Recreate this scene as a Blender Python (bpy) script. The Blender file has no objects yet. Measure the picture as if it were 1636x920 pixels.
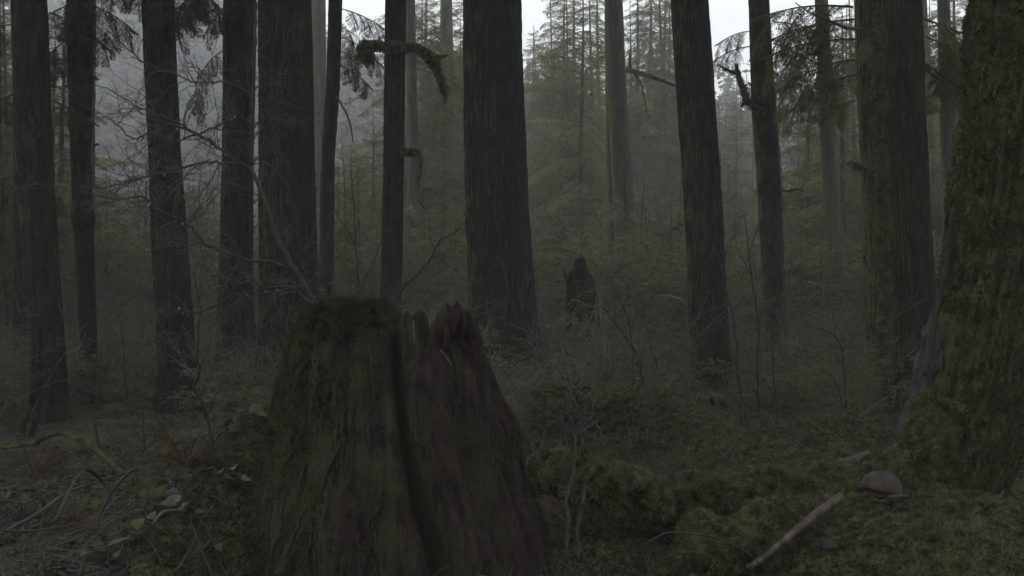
import bpy, math, random
import numpy as np
from mathutils import Matrix, Vector

random.seed(7)
RNG = np.random.default_rng(7)
scene = bpy.context.scene
COL = scene.collection

# ------------------------------------------------------------------ camera, sky, sun, exposure
FPX, CX, CY, EYE = 1754.0, 818.0, 460.0, 1.6          # photograph's focal length in its own pixels
cam_d = bpy.data.cameras.new('camera')
cam_d.sensor_width = 36.0
cam_d.lens = 36.0 * FPX / 1636.0
cam_d.clip_start = 0.05
cam_d.clip_end = 2000.0
cam = bpy.data.objects.new('camera', cam_d)
cam.location = (0, 0, EYE)
cam.rotation_euler = (math.radians(90), 0, 0)
COL.objects.link(cam)
scene.camera = cam

SUN_EL, SUN_AZ = math.radians(52), math.radians(-28)   # azimuth from +Y, clockwise positive
world = bpy.data.worlds.new('World')
scene.world = world
world.use_nodes = True
wn, wl = world.node_tree.nodes, world.node_tree.links
wn.clear()
sky = wn.new('ShaderNodeTexSky')
sky.sky_type = 'NISHITA'
sky.sun_disc = False
sky.sun_elevation = SUN_EL
sky.sun_rotation = SUN_AZ
sky.air_density = 1.0
sky.dust_density = 6.0
cloud = wn.new('ShaderNodeMixRGB')                      # closed cloud deck over the clear sky
cloud.inputs[0].default_value = 0.88
cloud.inputs[2].default_value = (14.6, 15.1, 15.5, 1)
bg = wn.new('ShaderNodeBackground')
bg.inputs[1].default_value = 0.10
wo = wn.new('ShaderNodeOutputWorld')
wl.new(sky.outputs[0], cloud.inputs[1])
wl.new(cloud.outputs[0], bg.inputs[0])
wl.new(bg.outputs[0], wo.inputs[0])

sun_d = bpy.data.lights.new('sun', 'SUN')
sun_d.energy = 0.6
sun_d.angle = math.radians(25)
sun_d.color = (1.0, 0.97, 0.93)
sun = bpy.data.objects.new('sun', sun_d)
sv = Vector((math.sin(SUN_AZ) * math.cos(SUN_EL), math.cos(SUN_AZ) * math.cos(SUN_EL), math.sin(SUN_EL)))
sun.rotation_euler = sv.to_track_quat('Z', 'Y').to_euler()
sun.location = (-8, 10, 40)
COL.objects.link(sun)

scene.view_settings.view_transform = 'Standard'
scene.view_settings.look = 'None'
scene.view_settings.exposure = 0.08
scene.view_settings.gamma = 1.0
scene.render.engine = 'CYCLES'
scene.cycles.volume_bounces = 1
scene.cycles.max_bounces = 6
scene.cycles.diffuse_bounces = 3
scene.cycles.transparent_max_bounces = 4

# ------------------------------------------------------------------ numeric helpers
def P(px, py, d):
    """a place seen at photograph pixel (px, py), d metres in front of the camera"""
    return np.array([(px - CX) / FPX * d, d, EYE - (py - CY) / FPX * d])

def _h(ix, iy, iz, seed):
    n = (ix.astype(np.int64) * 374761393 + iy.astype(np.int64) * 668265263 + iz.astype(np.int64) * 1274126177 + seed * 974634777) & 0xffffffff
    n = ((n ^ (n >> 13)) * 1274126177) & 0xffffffff
    n = ((n ^ (n >> 16)) * 2246822519) & 0xffffffff
    n = n ^ (n >> 15)
    return (n & 0xffffff) / float(0x7fffff) - 1.0

def vn(x, y, z, seed=0):
    x, y, z = np.broadcast_arrays(np.asarray(x, float), np.asarray(y, float), np.asarray(z, float))
    ix, iy, iz = np.floor(x), np.floor(y), np.floor(z)
    fx, fy, fz = x - ix, y - iy, z - iz
    fx, fy, fz = [f * f * (3 - 2 * f) for f in (fx, fy, fz)]
    r = 0
    for a in (0, 1):
        for b in (0, 1):
            for c in (0, 1):
                w = (fx if a else 1 - fx) * (fy if b else 1 - fy) * (fz if c else 1 - fz)
                r = r + w * _h(ix + a, iy + b, iz + c, seed)
    return r

def fbm(x, y, z, seed=0, o=4):
    r, a, t = 0, 1.0, 0.0
    for i in range(o):
        r = r + a * vn(x * 2 ** i, y * 2 ** i, z * 2 ** i, seed + i)
        t += a
        a *= 0.5
    return r / t

def gauss(x, y, cx, cy, sx, sy):
    return np.exp(-((x - cx) / sx) ** 2 - ((y - cy) / sy) ** 2)

GY = [-300, -20, 0, 5, 6, 8, 10, 12, 14, 18, 25, 35, 50, 65, 90, 130, 180, 300]
GZ = [0.4, 0.2, 0.0, 0.06, 0.10, 0.22, 0.30, 0.45, 0.66, 0.92, 1.22, 1.42, 1.8, 2.6, 8.0, 17.0, 20.0, 21.0]

def ground(x, y, fine=True):
    x = np.asarray(x, float); y = np.asarray(y, float)
    z = np.interp(y, GY, GZ)
    z = z + 0.62 * gauss(x, y, -1.6, 7.2, 0.55, 0.75) + 0.20 * gauss(x, y, -1.85, 6.2, 0.5, 0.6) + 0.33 * gauss(x, y, 2.3, 6.0, 1.15, 1.3)
    z = z - 0.50 * gauss(x, y, 0.85, 5.6, 0.50, 0.75) + 0.10 * gauss(x, y, 1.9, 7.6, .8, .4) - 0.28 * gauss(x, y, -1.28, 5.6, 0.35, 0.6) + 0.34 * gauss(x, y, 0.75, 9.1, 1.2, 0.7)
    z = z + 0.22 * gauss(x, y, 2.6, 9.0, 1.2, 0.9) + 0.15 * gauss(x, y, -4.1, 10, 0.8, 0.8)
    far = np.clip((np.hypot(x, y) - 10) / 40, 0, 1)
    z = z + (0.10 + 0.5 * far) * fbm(x * 0.35, y * 0.35, 3.1, 11, 3) + 13.0 * np.clip((y - 75) / 60, 0, 1) * np.clip((-x - 2) / 35, 0, 1) + 4.0 * np.clip((y - 70) / 60, 0, 1) * vn(x * 0.02, y * 0.02, 1.0, 5)
    if fine:
        k = np.exp(-np.maximum(np.hypot(x, y - 6) - 4, 0) / 10)
        z = z + 0.11 * fbm(x * 1.9, y * 1.9, 0.3, 21, 3) * (0.3 + k)
        z = z + (0.022 + 0.015 * np.clip(x, 0, 1)) * fbm(x * 6, y * 6, 0.7, 31, 2) * k
    return z

def G(x, y):
    return float(ground(np.array([x]), np.array([y]))[0])

# ------------------------------------------------------------------ mesh helpers
class MB:
    def __init__(s): s.v, s.f, s.n = [], [], 0
    def add(s, V, F, m=0):
        V = np.asarray(V, float); F = np.asarray(F, np.int64)
        if len(V) == 0 or len(F) == 0: return
        s.v.append(V); s.f.append((F + s.n, m)); s.n += len(V)
    def arrays(s):
        return np.concatenate(s.v), s.f
    def mesh(s, name, mats, smooth=True, origin=None):
        V = np.concatenate(s.v)
        if origin is not None: V = V - np.asarray(origin)
        me = bpy.data.meshes.new(name)
        me.vertices.add(len(V)); me.vertices.foreach_set('co', V.astype(np.float32).ravel())
        loops = np.concatenate([f.ravel() for f, m in s.f])
        tot = np.concatenate([np.full(len(f), f.shape[1]) for f, m in s.f])
        mi = np.concatenate([np.full(len(f), m) for f, m in s.f])
        me.loops.add(len(loops)); me.loops.foreach_set('vertex_index', loops.astype(np.int32))
        st = np.concatenate([[0], np.cumsum(tot)[:-1]])
        me.polygons.add(len(tot)); me.polygons.foreach_set('loop_start', st.astype(np.int32))
        me.polygons.foreach_set('loop_total', tot.astype(np.int32))
        me.polygons.foreach_set('material_index', mi.astype(np.int32))
        me.polygons.foreach_set('use_smooth', np.full(len(tot), smooth))
        for m in (mats if isinstance(mats, (list, tuple)) else [mats]): me.materials.append(m)
        me.update(calc_edges=True)
        return me
    def obj(s, name, mats, parent=None, smooth=True, origin=None):
        return link(name, s.mesh(name, mats, smooth, origin), parent)

def link(name, data, parent=None):
    o = bpy.data.objects.new(name, data)
    COL.objects.link(o)
    if parent is not None: o.parent = parent
    return o

def tag(o, label=None, cat=None, group=None, kind=None):
    if label: o['label'] = label
    if cat: o['category'] = cat
    if group: o['group'] = group
    if kind: o['kind'] = kind
    return o

def empty(name, loc, label, cat, group=None):
    o = link(name, None)
    o.location = loc
    o.empty_display_size = 0.2
    return tag(o, label, cat, group)

def copy_tree(o, parent=None):
    c = o.copy(); COL.objects.link(c)
    if parent is not None: c.parent = parent
    for ch in list(o.children): copy_tree(ch, c)
    return c

def grid_faces(nr, nc, closed=False):
    r = np.arange(nr - 1)[:, None]; c = np.arange(nc if closed else nc - 1)[None, :]
    c2 = (c + 1) % nc
    a = r * nc + c; b = r * nc + c2; d = (r + 1) * nc + c2; e = (r + 1) * nc + c
    return np.stack([a, b, d, e], -1).reshape(-1, 4)

def tube(pts, rad, sides=5, lump=0.0, seed=0, cap=True):
    pts = np.asarray(pts, float); n = len(pts)
    rad = np.broadcast_to(np.asarray(rad, float), (n,)).copy()
    t = np.gradient(pts, axis=0); t /= np.linalg.norm(t, axis=1)[:, None] + 1e-9
    ref = np.array([0.13, 0.21, 1.0]) if abs(t[:, 2].mean()) < 0.8 else np.array([1.0, 0.17, 0.1])
    u = np.cross(t, ref); u /= np.linalg.norm(u, axis=1)[:, None] + 1e-9
    w = np.cross(t, u)
    th = np.linspace(0, 2 * math.pi, sides, endpoint=False)
    dirs = u[:, None] * np.cos(th)[None, :, None] + w[:, None] * np.sin(th)[None, :, None]
    R = np.repeat(rad[:, None], sides, 1)
    base = pts[:, None] + dirs * R[..., None]
    if lump > 0:
        s = 1.0 / max(rad.max(), 1e-3)
        R = R * (1 + lump * fbm(base[..., 0] * s, base[..., 1] * s, base[..., 2] * s, seed, 3))
        base = pts[:, None] + dirs * R[..., None]
    V = base.reshape(-1, 3); Fq = grid_faces(n, sides, True)
    if cap:
        V = np.vstack([V, pts[0], pts[-1]]); k = n * sides
        i = np.arange(sides); j = (i + 1) % sides
        c0 = np.stack([j, i, np.full(sides, k), np.full(sides, k)], 1)[:, :3]
        c1 = np.stack([(n - 1) * sides + i, (n - 1) * sides + j, np.full(sides, k + 1)], 1)
        return V, Fq, np.vstack([c0, c1])
    return V, Fq, np.zeros((0, 3), int)

def add_tube(mb, pts, rad, sides=5, m=0, lump=0.0, seed=0, cap=True):
    V, Q, T = tube(pts, rad, sides, lump, seed, cap)
    n0 = mb.n
    mb.add(V, Q, m)
    if len(T): mb.f.append((T + n0, m))

def smooth_line(pts, k=4):
    pts = np.asarray(pts, float); n = len(pts)
    if n < 3: 
        t = np.linspace(0, 1, k + 1)[:, None]
        return pts[0] * (1 - t) + pts[-1] * t
    out = []
    Q = np.vstack([2 * pts[0] - pts[1], pts, 2 * pts[-1] - pts[-2]])
    for i in range(1, n):
        p0, p1, p2, p3 = Q[i - 1], Q[i], Q[i + 1], Q[i + 2]
        for t in np.linspace(0, 1, k, endpoint=False):
            out.append(0.5 * ((2 * p1) + (-p0 + p2) * t + (2 * p0 - 5 * p1 + 4 * p2 - p3) * t * t + (-p0 + 3 * p1 - 3 * p2 + p3) * t ** 3))
    out.append(pts[-1])
    return np.array(out)

# ------------------------------------------------------------------ materials
def mat(name, c1, c2, scale=6.0, stretch=1.0, rough=0.9, bump=0.3, bscale=None, moss=None, moss_amt=0.0, moss_dir=None, moss_k=0.28,
        c3=None, translucent=0.0, spec=0.25, detail=6.0, per_object=0.0, bdist=0.02):
    m = bpy.data.materials.new(name); m.use_nodes = True
    N, L = m.node_tree.nodes, m.node_tree.links
    b = N['Principled BSDF']
    b.inputs['Roughness'].default_value = rough
    b.inputs['Specular IOR Level'].default_value = spec
    tc = N.new('ShaderNodeTexCoord')
    mp = N.new('ShaderNodeMapping'); mp.inputs['Scale'].default_value = (1, 1, 1.0 / stretch)
    L.new(tc.outputs['Object'], mp.inputs['Vector'])
    n1 = N.new('ShaderNodeTexNoise'); n1.inputs['Scale'].default_value = scale; n1.inputs['Detail'].default_value = detail
    n1.inputs['Roughness'].default_value = 0.62
    L.new(mp.outputs[0], n1.inputs['Vector'])
    r1 = N.new('ShaderNodeValToRGB')
    r1.color_ramp.elements[0].position = 0.36; r1.color_ramp.elements[0].color = (*c1, 1)
    r1.color_ramp.elements[1].position = 0.64; r1.color_ramp.elements[1].color = (*c2, 1)
    L.new(n1.outputs['Fac'], r1.inputs['Fac'])
    col = r1.outputs['Color']
    if c3 is not None:
        n3 = N.new('ShaderNodeTexNoise'); n3.inputs['Scale'].default_value = scale * 0.22; n3.inputs['Detail'].default_value = 4
        L.new(tc.outputs['Object'], n3.inputs['Vector'])
        r3 = N.new('ShaderNodeValToRGB'); r3.color_ramp.elements[0].position = 0.52; r3.color_ramp.elements[1].position = 0.62
        L.new(n3.outputs['Fac'], r3.inputs['Fac'])
        mx = N.new('ShaderNodeMixRGB'); mx.inputs[2].default_value = (*c3, 1)
        L.new(r3.outputs['Color'], mx.inputs[0]); L.new(col, mx.inputs[1]); col = mx.outputs[0]
    if moss is not None:
        nm = N.new('ShaderNodeTexNoise'); nm.inputs['Scale'].default_value = 3.2; nm.inputs['Detail'].default_value = 7
        nm.inputs['Roughness'].default_value = 0.68
        L.new(tc.outputs['Object'], nm.inputs['Vector'])
        fac = nm.outputs['Fac']
        if moss_dir is not None:
            g = N.new('ShaderNodeNewGeometry')
            dp = N.new('ShaderNodeVectorMath'); dp.operation = 'DOT_PRODUCT'
            dp.inputs[1].default_value = moss_dir
            L.new(g.outputs['True Normal'], dp.inputs[0])
            ma = N.new('ShaderNodeMath'); ma.operation = 'MULTIPLY_ADD'; ma.inputs[1].default_value = moss_k
            L.new(dp.outputs['Value'], ma.inputs[0]); L.new(fac, ma.inputs[2]); fac = ma.outputs[0]
        rm = N.new('ShaderNodeValToRGB')
        rm.color_ramp.elements[0].position = min(0.98, max(0.0, 0.72 - 0.45 * moss_amt))
        rm.color_ramp.elements[1].position = min(1.0, rm.color_ramp.elements[0].position + 0.13)
        L.new(fac, rm.inputs['Fac'])
        nf = N.new('ShaderNodeTexNoise'); nf.inputs['Scale'].default_value = 26; nf.inputs['Detail'].default_value = 5
        L.new(tc.outputs['Object'], nf.inputs['Vector'])
        mc = N.new('ShaderNodeMixRGB'); mc.inputs[1].default_value = (moss[0] * 0.5, moss[1] * 0.5, moss[2] * 0.55, 1)
        mc.inputs[2].default_value = (moss[0] * 1.5, moss[1] * 1.45, moss[2] * 1.3, 1)
        L.new(nf.outputs['Fac'], mc.inputs[0])
        mx = N.new('ShaderNodeMixRGB')
        L.new(rm.outputs['Color'], mx.inputs[0]); L.new(col, mx.inputs[1]); L.new(mc.outputs[0], mx.inputs[2]); col = mx.outputs[0]
    if per_object > 0:
        oi = N.new('ShaderNodeObjectInfo'); hs = N.new('ShaderNodeHueSaturation')
        mr = N.new('ShaderNodeMapRange'); mr.inputs['To Min'].default_value = 1 - per_object; mr.inputs['To Max'].default_value = 1 + per_object
        L.new(oi.outputs['Random'], mr.inputs['Value']); L.new(mr.outputs[0], hs.inputs['Value']); L.new(col, hs.inputs['Color'])
        col = hs.outputs[0]
    L.new(col, b.inputs['Base Color'])
    if bump > 0:
        nb = N.new('ShaderNodeTexNoise'); nb.inputs['Scale'].default_value = bscale or scale * 3; nb.inputs['Detail'].default_value = 8
        nb.inputs['Roughness'].default_value = 0.65
        L.new(mp.outputs[0], nb.inputs['Vector'])
        bp = N.new('ShaderNodeBump'); bp.inputs['Strength'].default_value = bump; bp.inputs['Distance'].default_value = bdist
        L.new(nb.outputs['Fac'], bp.inputs['Height']); L.new(bp.outputs[0], b.inputs['Normal'])
    if translucent > 0:
        tr = N.new('ShaderNodeBsdfTranslucent'); L.new(col, tr.inputs['Color'])
        ms = N.new('ShaderNodeMixShader'); ms.inputs[0].default_value = translucent
        out = N['Material Output']
        L.new(b.outputs[0], ms.inputs[1]); L.new(tr.outputs[0], ms.inputs[2]); L.new(ms.outputs[0], out.inputs['Surface'])
    return m

MOSS = (0.095, 0.104, 0.042)
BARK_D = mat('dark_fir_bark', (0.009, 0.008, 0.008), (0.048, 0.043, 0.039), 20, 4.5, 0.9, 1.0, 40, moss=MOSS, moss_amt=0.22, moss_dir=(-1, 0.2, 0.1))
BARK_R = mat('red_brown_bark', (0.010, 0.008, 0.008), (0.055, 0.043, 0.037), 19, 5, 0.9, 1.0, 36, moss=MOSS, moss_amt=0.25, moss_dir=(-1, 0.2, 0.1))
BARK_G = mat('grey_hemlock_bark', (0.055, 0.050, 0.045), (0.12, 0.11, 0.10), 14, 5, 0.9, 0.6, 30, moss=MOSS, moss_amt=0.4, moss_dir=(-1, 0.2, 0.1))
BARK_L = mat('pale_snag_wood', (0.075, 0.064, 0.055), (0.16, 0.14, 0.12), 9, 14, 0.85, 0.5, 24, moss=MOSS, moss_amt=0.38, moss_dir=(-1, 0.2, 0.1))
BARK_M = mat('mossy_bark', (0.030, 0.026, 0.022), (0.070, 0.062, 0.052), 15, 6, 0.9, 0.8, 30, moss=(0.125, 0.135, 0.050), moss_amt=0.62, moss_dir=(-1, 0.25, 0.1))
BARK_E = mat('mossy_sided_bark', (0.010, 0.009, 0.008), (0.050, 0.045, 0.040), 18, 4.5, 0.9, 1.0, 36, moss=(0.15, 0.16, 0.06), moss_amt=0.36, moss_dir=(-1, 0.0, 0.0), moss_k=0.30)
MOSS_BARK = mat('moss_blanket_bark', (0.050, 0.045, 0.042), (0.11, 0.10, 0.098), 14, 4, 0.9, 0.9, 30, moss=(0.10, 0.108, 0.042), moss_amt=0.88, moss_dir=(-1, 0.1, 0.3))
STUMP_M = mat('rotten_stump_wood', (0.008, 0.007, 0.006), (0.062, 0.047, 0.038), 16, 4, 0.95, 1.0, 40, moss=(0.050, 0.056, 0.027), moss_amt=0.50,
              moss_dir=(-0.9, 0, 0.5), c3=(0.036, 0.022, 0.018))
MOSS_M = mat('feather_moss', (0.03, 0.034, 0.015), (0.15, 0.16, 0.066), 9, 1, 1.0, 0.7, 60, translucent=0.12, spec=0.1)
MOSS_T = mat('moss_tuft', (0.045, 0.050, 0.024), (0.26, 0.272, 0.13), 14, 1, 1.0, 0.0, translucent=0.3, spec=0.1)
GROUND_M = mat('forest_floor', (0.018, 0.016, 0.013), (0.075, 0.066, 0.050), 5, 1, 0.95, 0.9, 40, moss=(0.09, 0.10, 0.042), moss_amt=0.55)
STUMP_T = mat('stump_moss_tuft', (0.022, 0.025, 0.012), (0.115, 0.122, 0.055), 12, 1, 1.0, 0.0, translucent=0.3, spec=0.1)
LITTER_M = mat('leaf_litter', (0.030, 0.024, 0.020), (0.13, 0.10, 0.08), 8, 1, 0.7, 0.0, spec=0.5)
NEEDLE = mat('hemlock_needles', (0.075, 0.086, 0.032), (0.22, 0.24, 0.095), 1.3, 1, 0.75, 0.0, translucent=0.35, per_object=0.18)
NEEDLE_D = mat('dark_cedar_sprays', (0.020, 0.026, 0.015), (0.060, 0.068, 0.032), 1.3, 1, 0.75, 0.0, translucent=0.3, per_object=0.15)
FAR_N = mat('far_conifer_needles', (0.022, 0.028, 0.020), (0.06, 0.068, 0.042), 0.2, 1, 0.9, 0.0)
TWIG = mat('bare_twig_bark', (0.035, 0.031, 0.029), (0.13, 0.118, 0.11), 9, 1, 0.7, 0.0, spec=0.5)
TWIG_D = mat('dark_twig_bark', (0.022, 0.018, 0.016), (0.05, 0.042, 0.036), 9, 1, 0.7, 0.0, spec=0.5)
TWIG_R = mat('reddish_limb_bark', (0.026, 0.020, 0.019), (0.078, 0.050, 0.045), 12, 3, 0.6, 0.3, 60, spec=0.5)
TWIG_B = mat('brush_stems', (0.06, 0.055, 0.048), (0.21, 0.195, 0.17), 3, 1, 0.7, 0.0, spec=0.4)
BRUSH = mat('brush_leaves', (0.06, 0.07, 0.032), (0.20, 0.22, 0.11), 2.0, 1, 0.7, 0.0, translucent=0.3)
LEAF = mat('bramble_leaf', (0.045, 0.068, 0.022), (0.12, 0.155, 0.05), 14, 1, 0.45, 0.3, 60, translucent=0.25, spec=0.5)
LEAF_W = mat('wet_blue_green_leaf', (0.05, 0.065, 0.055), (0.13, 0.155, 0.145), 14, 1, 0.22, 0.2, 60, spec=0.8)
RUST = mat('rusty_dead_fern', (0.06, 0.030, 0.02), (0.16, 0.082, 0.052), 8, 1, 0.8, 0.0, translucent=0.25)
RUSTWOOD = mat('rusty_wood', (0.035, 0.021, 0.016), (0.15, 0.095, 0.072), 22, 3, 0.42, 0.5, 60, spec=0.6)
STICKM = mat('peeled_stick', (0.04, 0.026, 0.020), (0.19, 0.145, 0.12), 26, 3, 0.5, 0.4, 70, spec=0.5)
GREYWOOD = mat('grey_weathered_wood', (0.03, 0.03, 0.03), (0.12, 0.12, 0.12), 10, 1, 0.5, 0.6, 40, spec=0.6, moss=MOSS, moss_amt=0.35)
ENDWOOD = mat('cut_log_end', (0.06, 0.032, 0.024), (0.17, 0.10, 0.075), 18, 1, 0.7, 0.4, 50)
STONE = mat('forest_stone', (0.03, 0.029, 0.03), (0.085, 0.08, 0.085), 9, 1, 0.8, 0.5, 40)
DROP = bpy.data.materials.new('water_drop'); DROP.use_nodes = True
_b = DROP.node_tree.nodes['Principled BSDF']
_b.inputs['Base Color'].default_value = (0.8, 0.83, 0.85, 1); _b.inputs['Roughness'].default_value = 0.08
_b.inputs['Transmission Weight'].default_value = 0.55; _b.inputs['IOR'].default_value = 1.33
_b.inputs['Specular IOR Level'].default_value = 1.0

# ------------------------------------------------------------------ ground
def sinh_axis(n, c, a, ext_neg, ext_pos):
    u0 = -math.asinh(ext_neg / a); u1 = math.asinh(ext_pos / a)
    return c + a * np.sinh(np.linspace(u0, u1, n))
gx = sinh_axis(430, 0.0, 2.2, 296, 296)
gy = sinh_axis(430, 7.0, 2.2, 297, 290)
XX, YY = np.meshgrid(gx, gy)
ZZ = ground(XX, YY)
gm = MB(); gm.add(np.stack([XX, YY, ZZ], -1).reshape(-1, 3), grid_faces(430, 430))
tag(gm.obj('ground', GROUND_M), 'dark mossy forest floor rising gently away under the brush', kind='structure')

# ------------------------------------------------------------------ trunks
def trunk_surface(prof, d, zbot, ztop, seg, amp, furrow, seed, lean=0.0, lobes=0.0, zvis=6.5, step=0.045, taper=0.6, lump=0.0, dcurve=None):
    prof = sorted(prof, key=lambda p: p[0])               # top of the picture first
    py = np.array([p[0] for p in prof], float); xl = np.array([p[1] for p in prof], float); xr = np.array([p[2] for p in prof], float)
    zs = EYE - (py - CY) / FPX * d
    cx = ((xl + xr) / 2 - CX) / FPX * d; rr = (xr - xl) / 2 / FPX * d
    order = np.argsort(zs); zs, cx, rr = zs[order], cx[order], rr[order]
    z = np.concatenate([np.arange(zbot, min(zvis, ztop), step), np.linspace(min(zvis, ztop), ztop, 24)[0 if ztop > zvis else 23:]])
    c = np.interp(z, zs, cx); r = np.interp(z, zs, rr)
    up = z > zs[-1]
    if up.any():
        k = min(3, len(zs) - 1)
        slope = (cx[-1] - cx[-1 - k]) / (zs[-1] - zs[-1 - k])
        c[up] = cx[-1] + slope * 0.8 * (z[up] - zs[-1])
        r[up] = rr[-1] * (1 - (1 - (1 - taper)) * ((z[up] - zs[-1]) / max(ztop - zs[-1], 0.1)) * 0.85)
    th = np.linspace(0, 2 * math.pi, seg, endpoint=False)
    T, Z = np.meshgrid(th, z); C = c[:, None]; R = r[:, None] * np.ones_like(T)
    zg = zs[0]
    if lobes > 0:
        fl = np.exp(-np.maximum(Z - zg, 0) / 0.45)
        R = R * (1 + lobes * fl * (np.cos(T * 5 + seed) * 0.5 + np.cos(T * 3 + seed * 2.1) * 0.5))
    cxn, syn = np.cos(T), np.sin(T)
    a = furrow
    n = fbm(cxn * a + seed, syn * a, Z * a * 0.16 / np.maximum(r.max(), .05) * 0.6, seed, 4)
    ridge = 1 - np.abs(n) * 2.2
    big = fbm(cxn * 1.3, syn * 1.3, Z * 0.9, seed + 9, 3)
    R = R + 1.5 * amp * (ridge - 0.8) + R * 0.04 * big
    if lump > 0:
        R = R + lump * fbm(cxn * R * 5, syn * R * 5, Z * 6, seed + 3, 4)
    yc = d + (0 if dcurve is None else dcurve(Z))
    V = np.stack([C + cxn * R, yc + syn * R, Z + 0 * T], -1)
    nr = len(z)
    return V.reshape(-1, 3), grid_faces(nr, seg, True), (c, z, r)

def crown_axis_top(c, z): return c[-1], z[-1]

def add_closed_top(mb, V, F, seg, m=0):
    n0 = mb.n
    top = V[-seg:].mean(0) + np.array([0, 0, 0.02])
    mb.add(np.vstack([V, top]), F, m)
    i = np.arange(seg); k = len(V) - seg
    mb.f.append((np.stack([k + i, k + (i + 1) % seg, np.full(seg, len(V))], 1) + n0, m))

# -- moss tufts: small drooping blades scattered over a surface
def tufts(V, F, count, size, seed=0, mask=None, droop=0.5, blades=3, wid=0.35):
    rng = np.random.default_rng(seed)
    A, B, C_, D = V[F[:, 0]], V[F[:, 1]], V[F[:, 2]], V[F[:, -1]]
    nrm = np.cross(C_ - A, D - B); ar = np.linalg.norm(nrm, axis=1) + 1e-12
    cen = (A + B + C_ + D) / 4
    w = ar.copy()
    if mask is not None: w = w * mask(cen, nrm / ar[:, None])
    w /= w.sum()
    idx = rng.choice(len(F), count, p=w)
    s, t = rng.random((2, count, 1))
    p = A[idx] * (1 - s) * (1 - t) + B[idx] * s * (1 - t) + C_[idx] * s * t + D[idx] * (1 - s) * t
    n = nrm[idx] / ar[idx][:, None]
    sz = size * (0.5 + rng.random((count, 1)))
    Vs, Fs = [], []
    for k in range(blades):
        rd = rng.normal(size=(count, 3)); rd /= np.linalg.norm(rd, axis=1)[:, None]
        dirn = n * 0.8 + rd * 0.9 + np.array([0, 0, -droop]); dirn /= np.linalg.norm(dirn, axis=1)[:, None]
        side = np.cross(dirn, rng.normal(size=(count, 3))); side /= np.linalg.norm(side, axis=1)[:, None] + 1e-9
        a = p - side * sz * wid * 0.5; b = p + side * sz * wid * 0.5
        c = p + dirn * sz
        Vs.append(np.stack([a, b, c], 1).reshape(-1, 3)); Fs.append(np.arange(count * 3).reshape(-1, 3) + k * count * 3)
    return np.vstack(Vs), np.vstack(Fs)

# ------------------------------------------------------------------ conifer boughs
def bough(L, W, nside=26, nleaf=9, leaf=0.05, droop=0.5, seed=0, hang=0.35, up=0.15):
    """flat drooping spray along +X: returns leaf triangles and the woody axis line"""
    rng = np.random.default_rng(seed)
    s = np.linspace(0.08, 1.0, nside)
    ax = lambda q: np.stack([q * L, 0.04 * L * np.sin(q * 5 + seed), up * L * q - droop * L * q * q], -1)
    P0 = ax(s)
    sgn = np.where(np.arange(nside) % 2 == 0, 1, -1)
    ln = W * (1 - s) ** 0.65 * (0.35 + 0.65 * np.minimum(1, s * 4)) * (0.65 + 0.6 * rng.random(nside)) + leaf
    ang = np.radians(52 + rng.normal(0, 9, nside)) * sgn
    tz = -hang * (0.5 + rng.random(nside))
    dirs = np.stack([np.cos(ang), np.sin(ang), tz], 1); dirs /= np.linalg.norm(dirs, axis=1)[:, None]
    t = (np.arange(nleaf) + 0.6) / nleaf
    pts = P0[:, None] + dirs[:, None] * (ln[:, None] * t[None])[..., None]
    pts[..., 2] -= (ln[:, None] * t[None]) ** 2 * 0.35 / max(W, .1)
    pts = pts.reshape(-1, 3); D = np.repeat(dirs, nleaf, 0); n = len(pts)
    out_v = []
    for side in (1, -1):
        a = np.radians(48) * side + rng.normal(0, 0.3, n)
        ca, sa = np.cos(a), np.sin(a)
        d2 = np.stack([D[:, 0] * ca - D[:, 1] * sa, D[:, 0] * sa + D[:, 1] * ca, D[:, 2] + rng.normal(-0.12, 0.25, n)], 1)
        d2 /= np.linalg.norm(d2, axis=1)[:, None]
        perp = np.stack([-d2[:, 1], d2[:, 0], rng.normal(0, 0.5, n)], 1)
        sz = leaf * (0.6 + 0.9 * rng.random((n, 1)))
        out_v.append(np.stack([pts - perp * sz * 0.10, pts + perp * sz * 0.18 + d2 * sz * 0.4, pts + d2 * sz * 1.35], 1))
    V = np.concatenate(out_v).reshape(-1, 3)
    F = np.arange(len(V)).reshape(-1, 3)
    return V, F, ax(np.linspace(0, 1, 6))

def xf(V, rz=0.0, pitch=0.0, roll=0.0, s=1.0, loc=(0, 0, 0)):
    M = Matrix.Rotation(rz, 3, 'Z') @ Matrix.Rotation(pitch, 3, 'Y') @ Matrix.Rotation(roll, 3, 'X')
    return (np.asarray(V) * s) @ np.array(M).T + np.asarray(loc)

def crown_mb(H, R0, z0, n, seed, leaf=0.05, nside=20, nleaf=7, dens_top=1.0, droop=0.45):
    """crown of boughs round the Z axis from z0 up to H"""
    rng = np.random.default_rng(seed)
    mb = MB()
    protos = [bough(1.0, 0.36, nside, nleaf, leaf / R0 * 1.1, droop * (0.8 + 0.4 * rng.random()), seed * 7 + k) for k in range(4)]
    for i in range(n):
        q = (i + rng.random()) / n
        z = z0 + (H - z0) * q
        L = R0 * (1 - q) ** 0.75 * (0.35 + 0.95 * rng.random()) + 0.12 * R0
        V, F, A = protos[i % 4]
        az = i * 2.4 + rng.normal(0, 0.5); pit = rng.normal(0.12, 0.27) - 0.3 * q
        loc = (0, 0, z)
        mb.add(xf(V, az, pit, rng.normal(0, 0.35), L, loc), F, 0)
        add_tube(mb, xf(A, az, pit, 0, L, loc), np.linspace(0.012, 0.003, 6) * (0.5 + L * 0.5), 3, 1, cap=False)
    return mb

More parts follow.
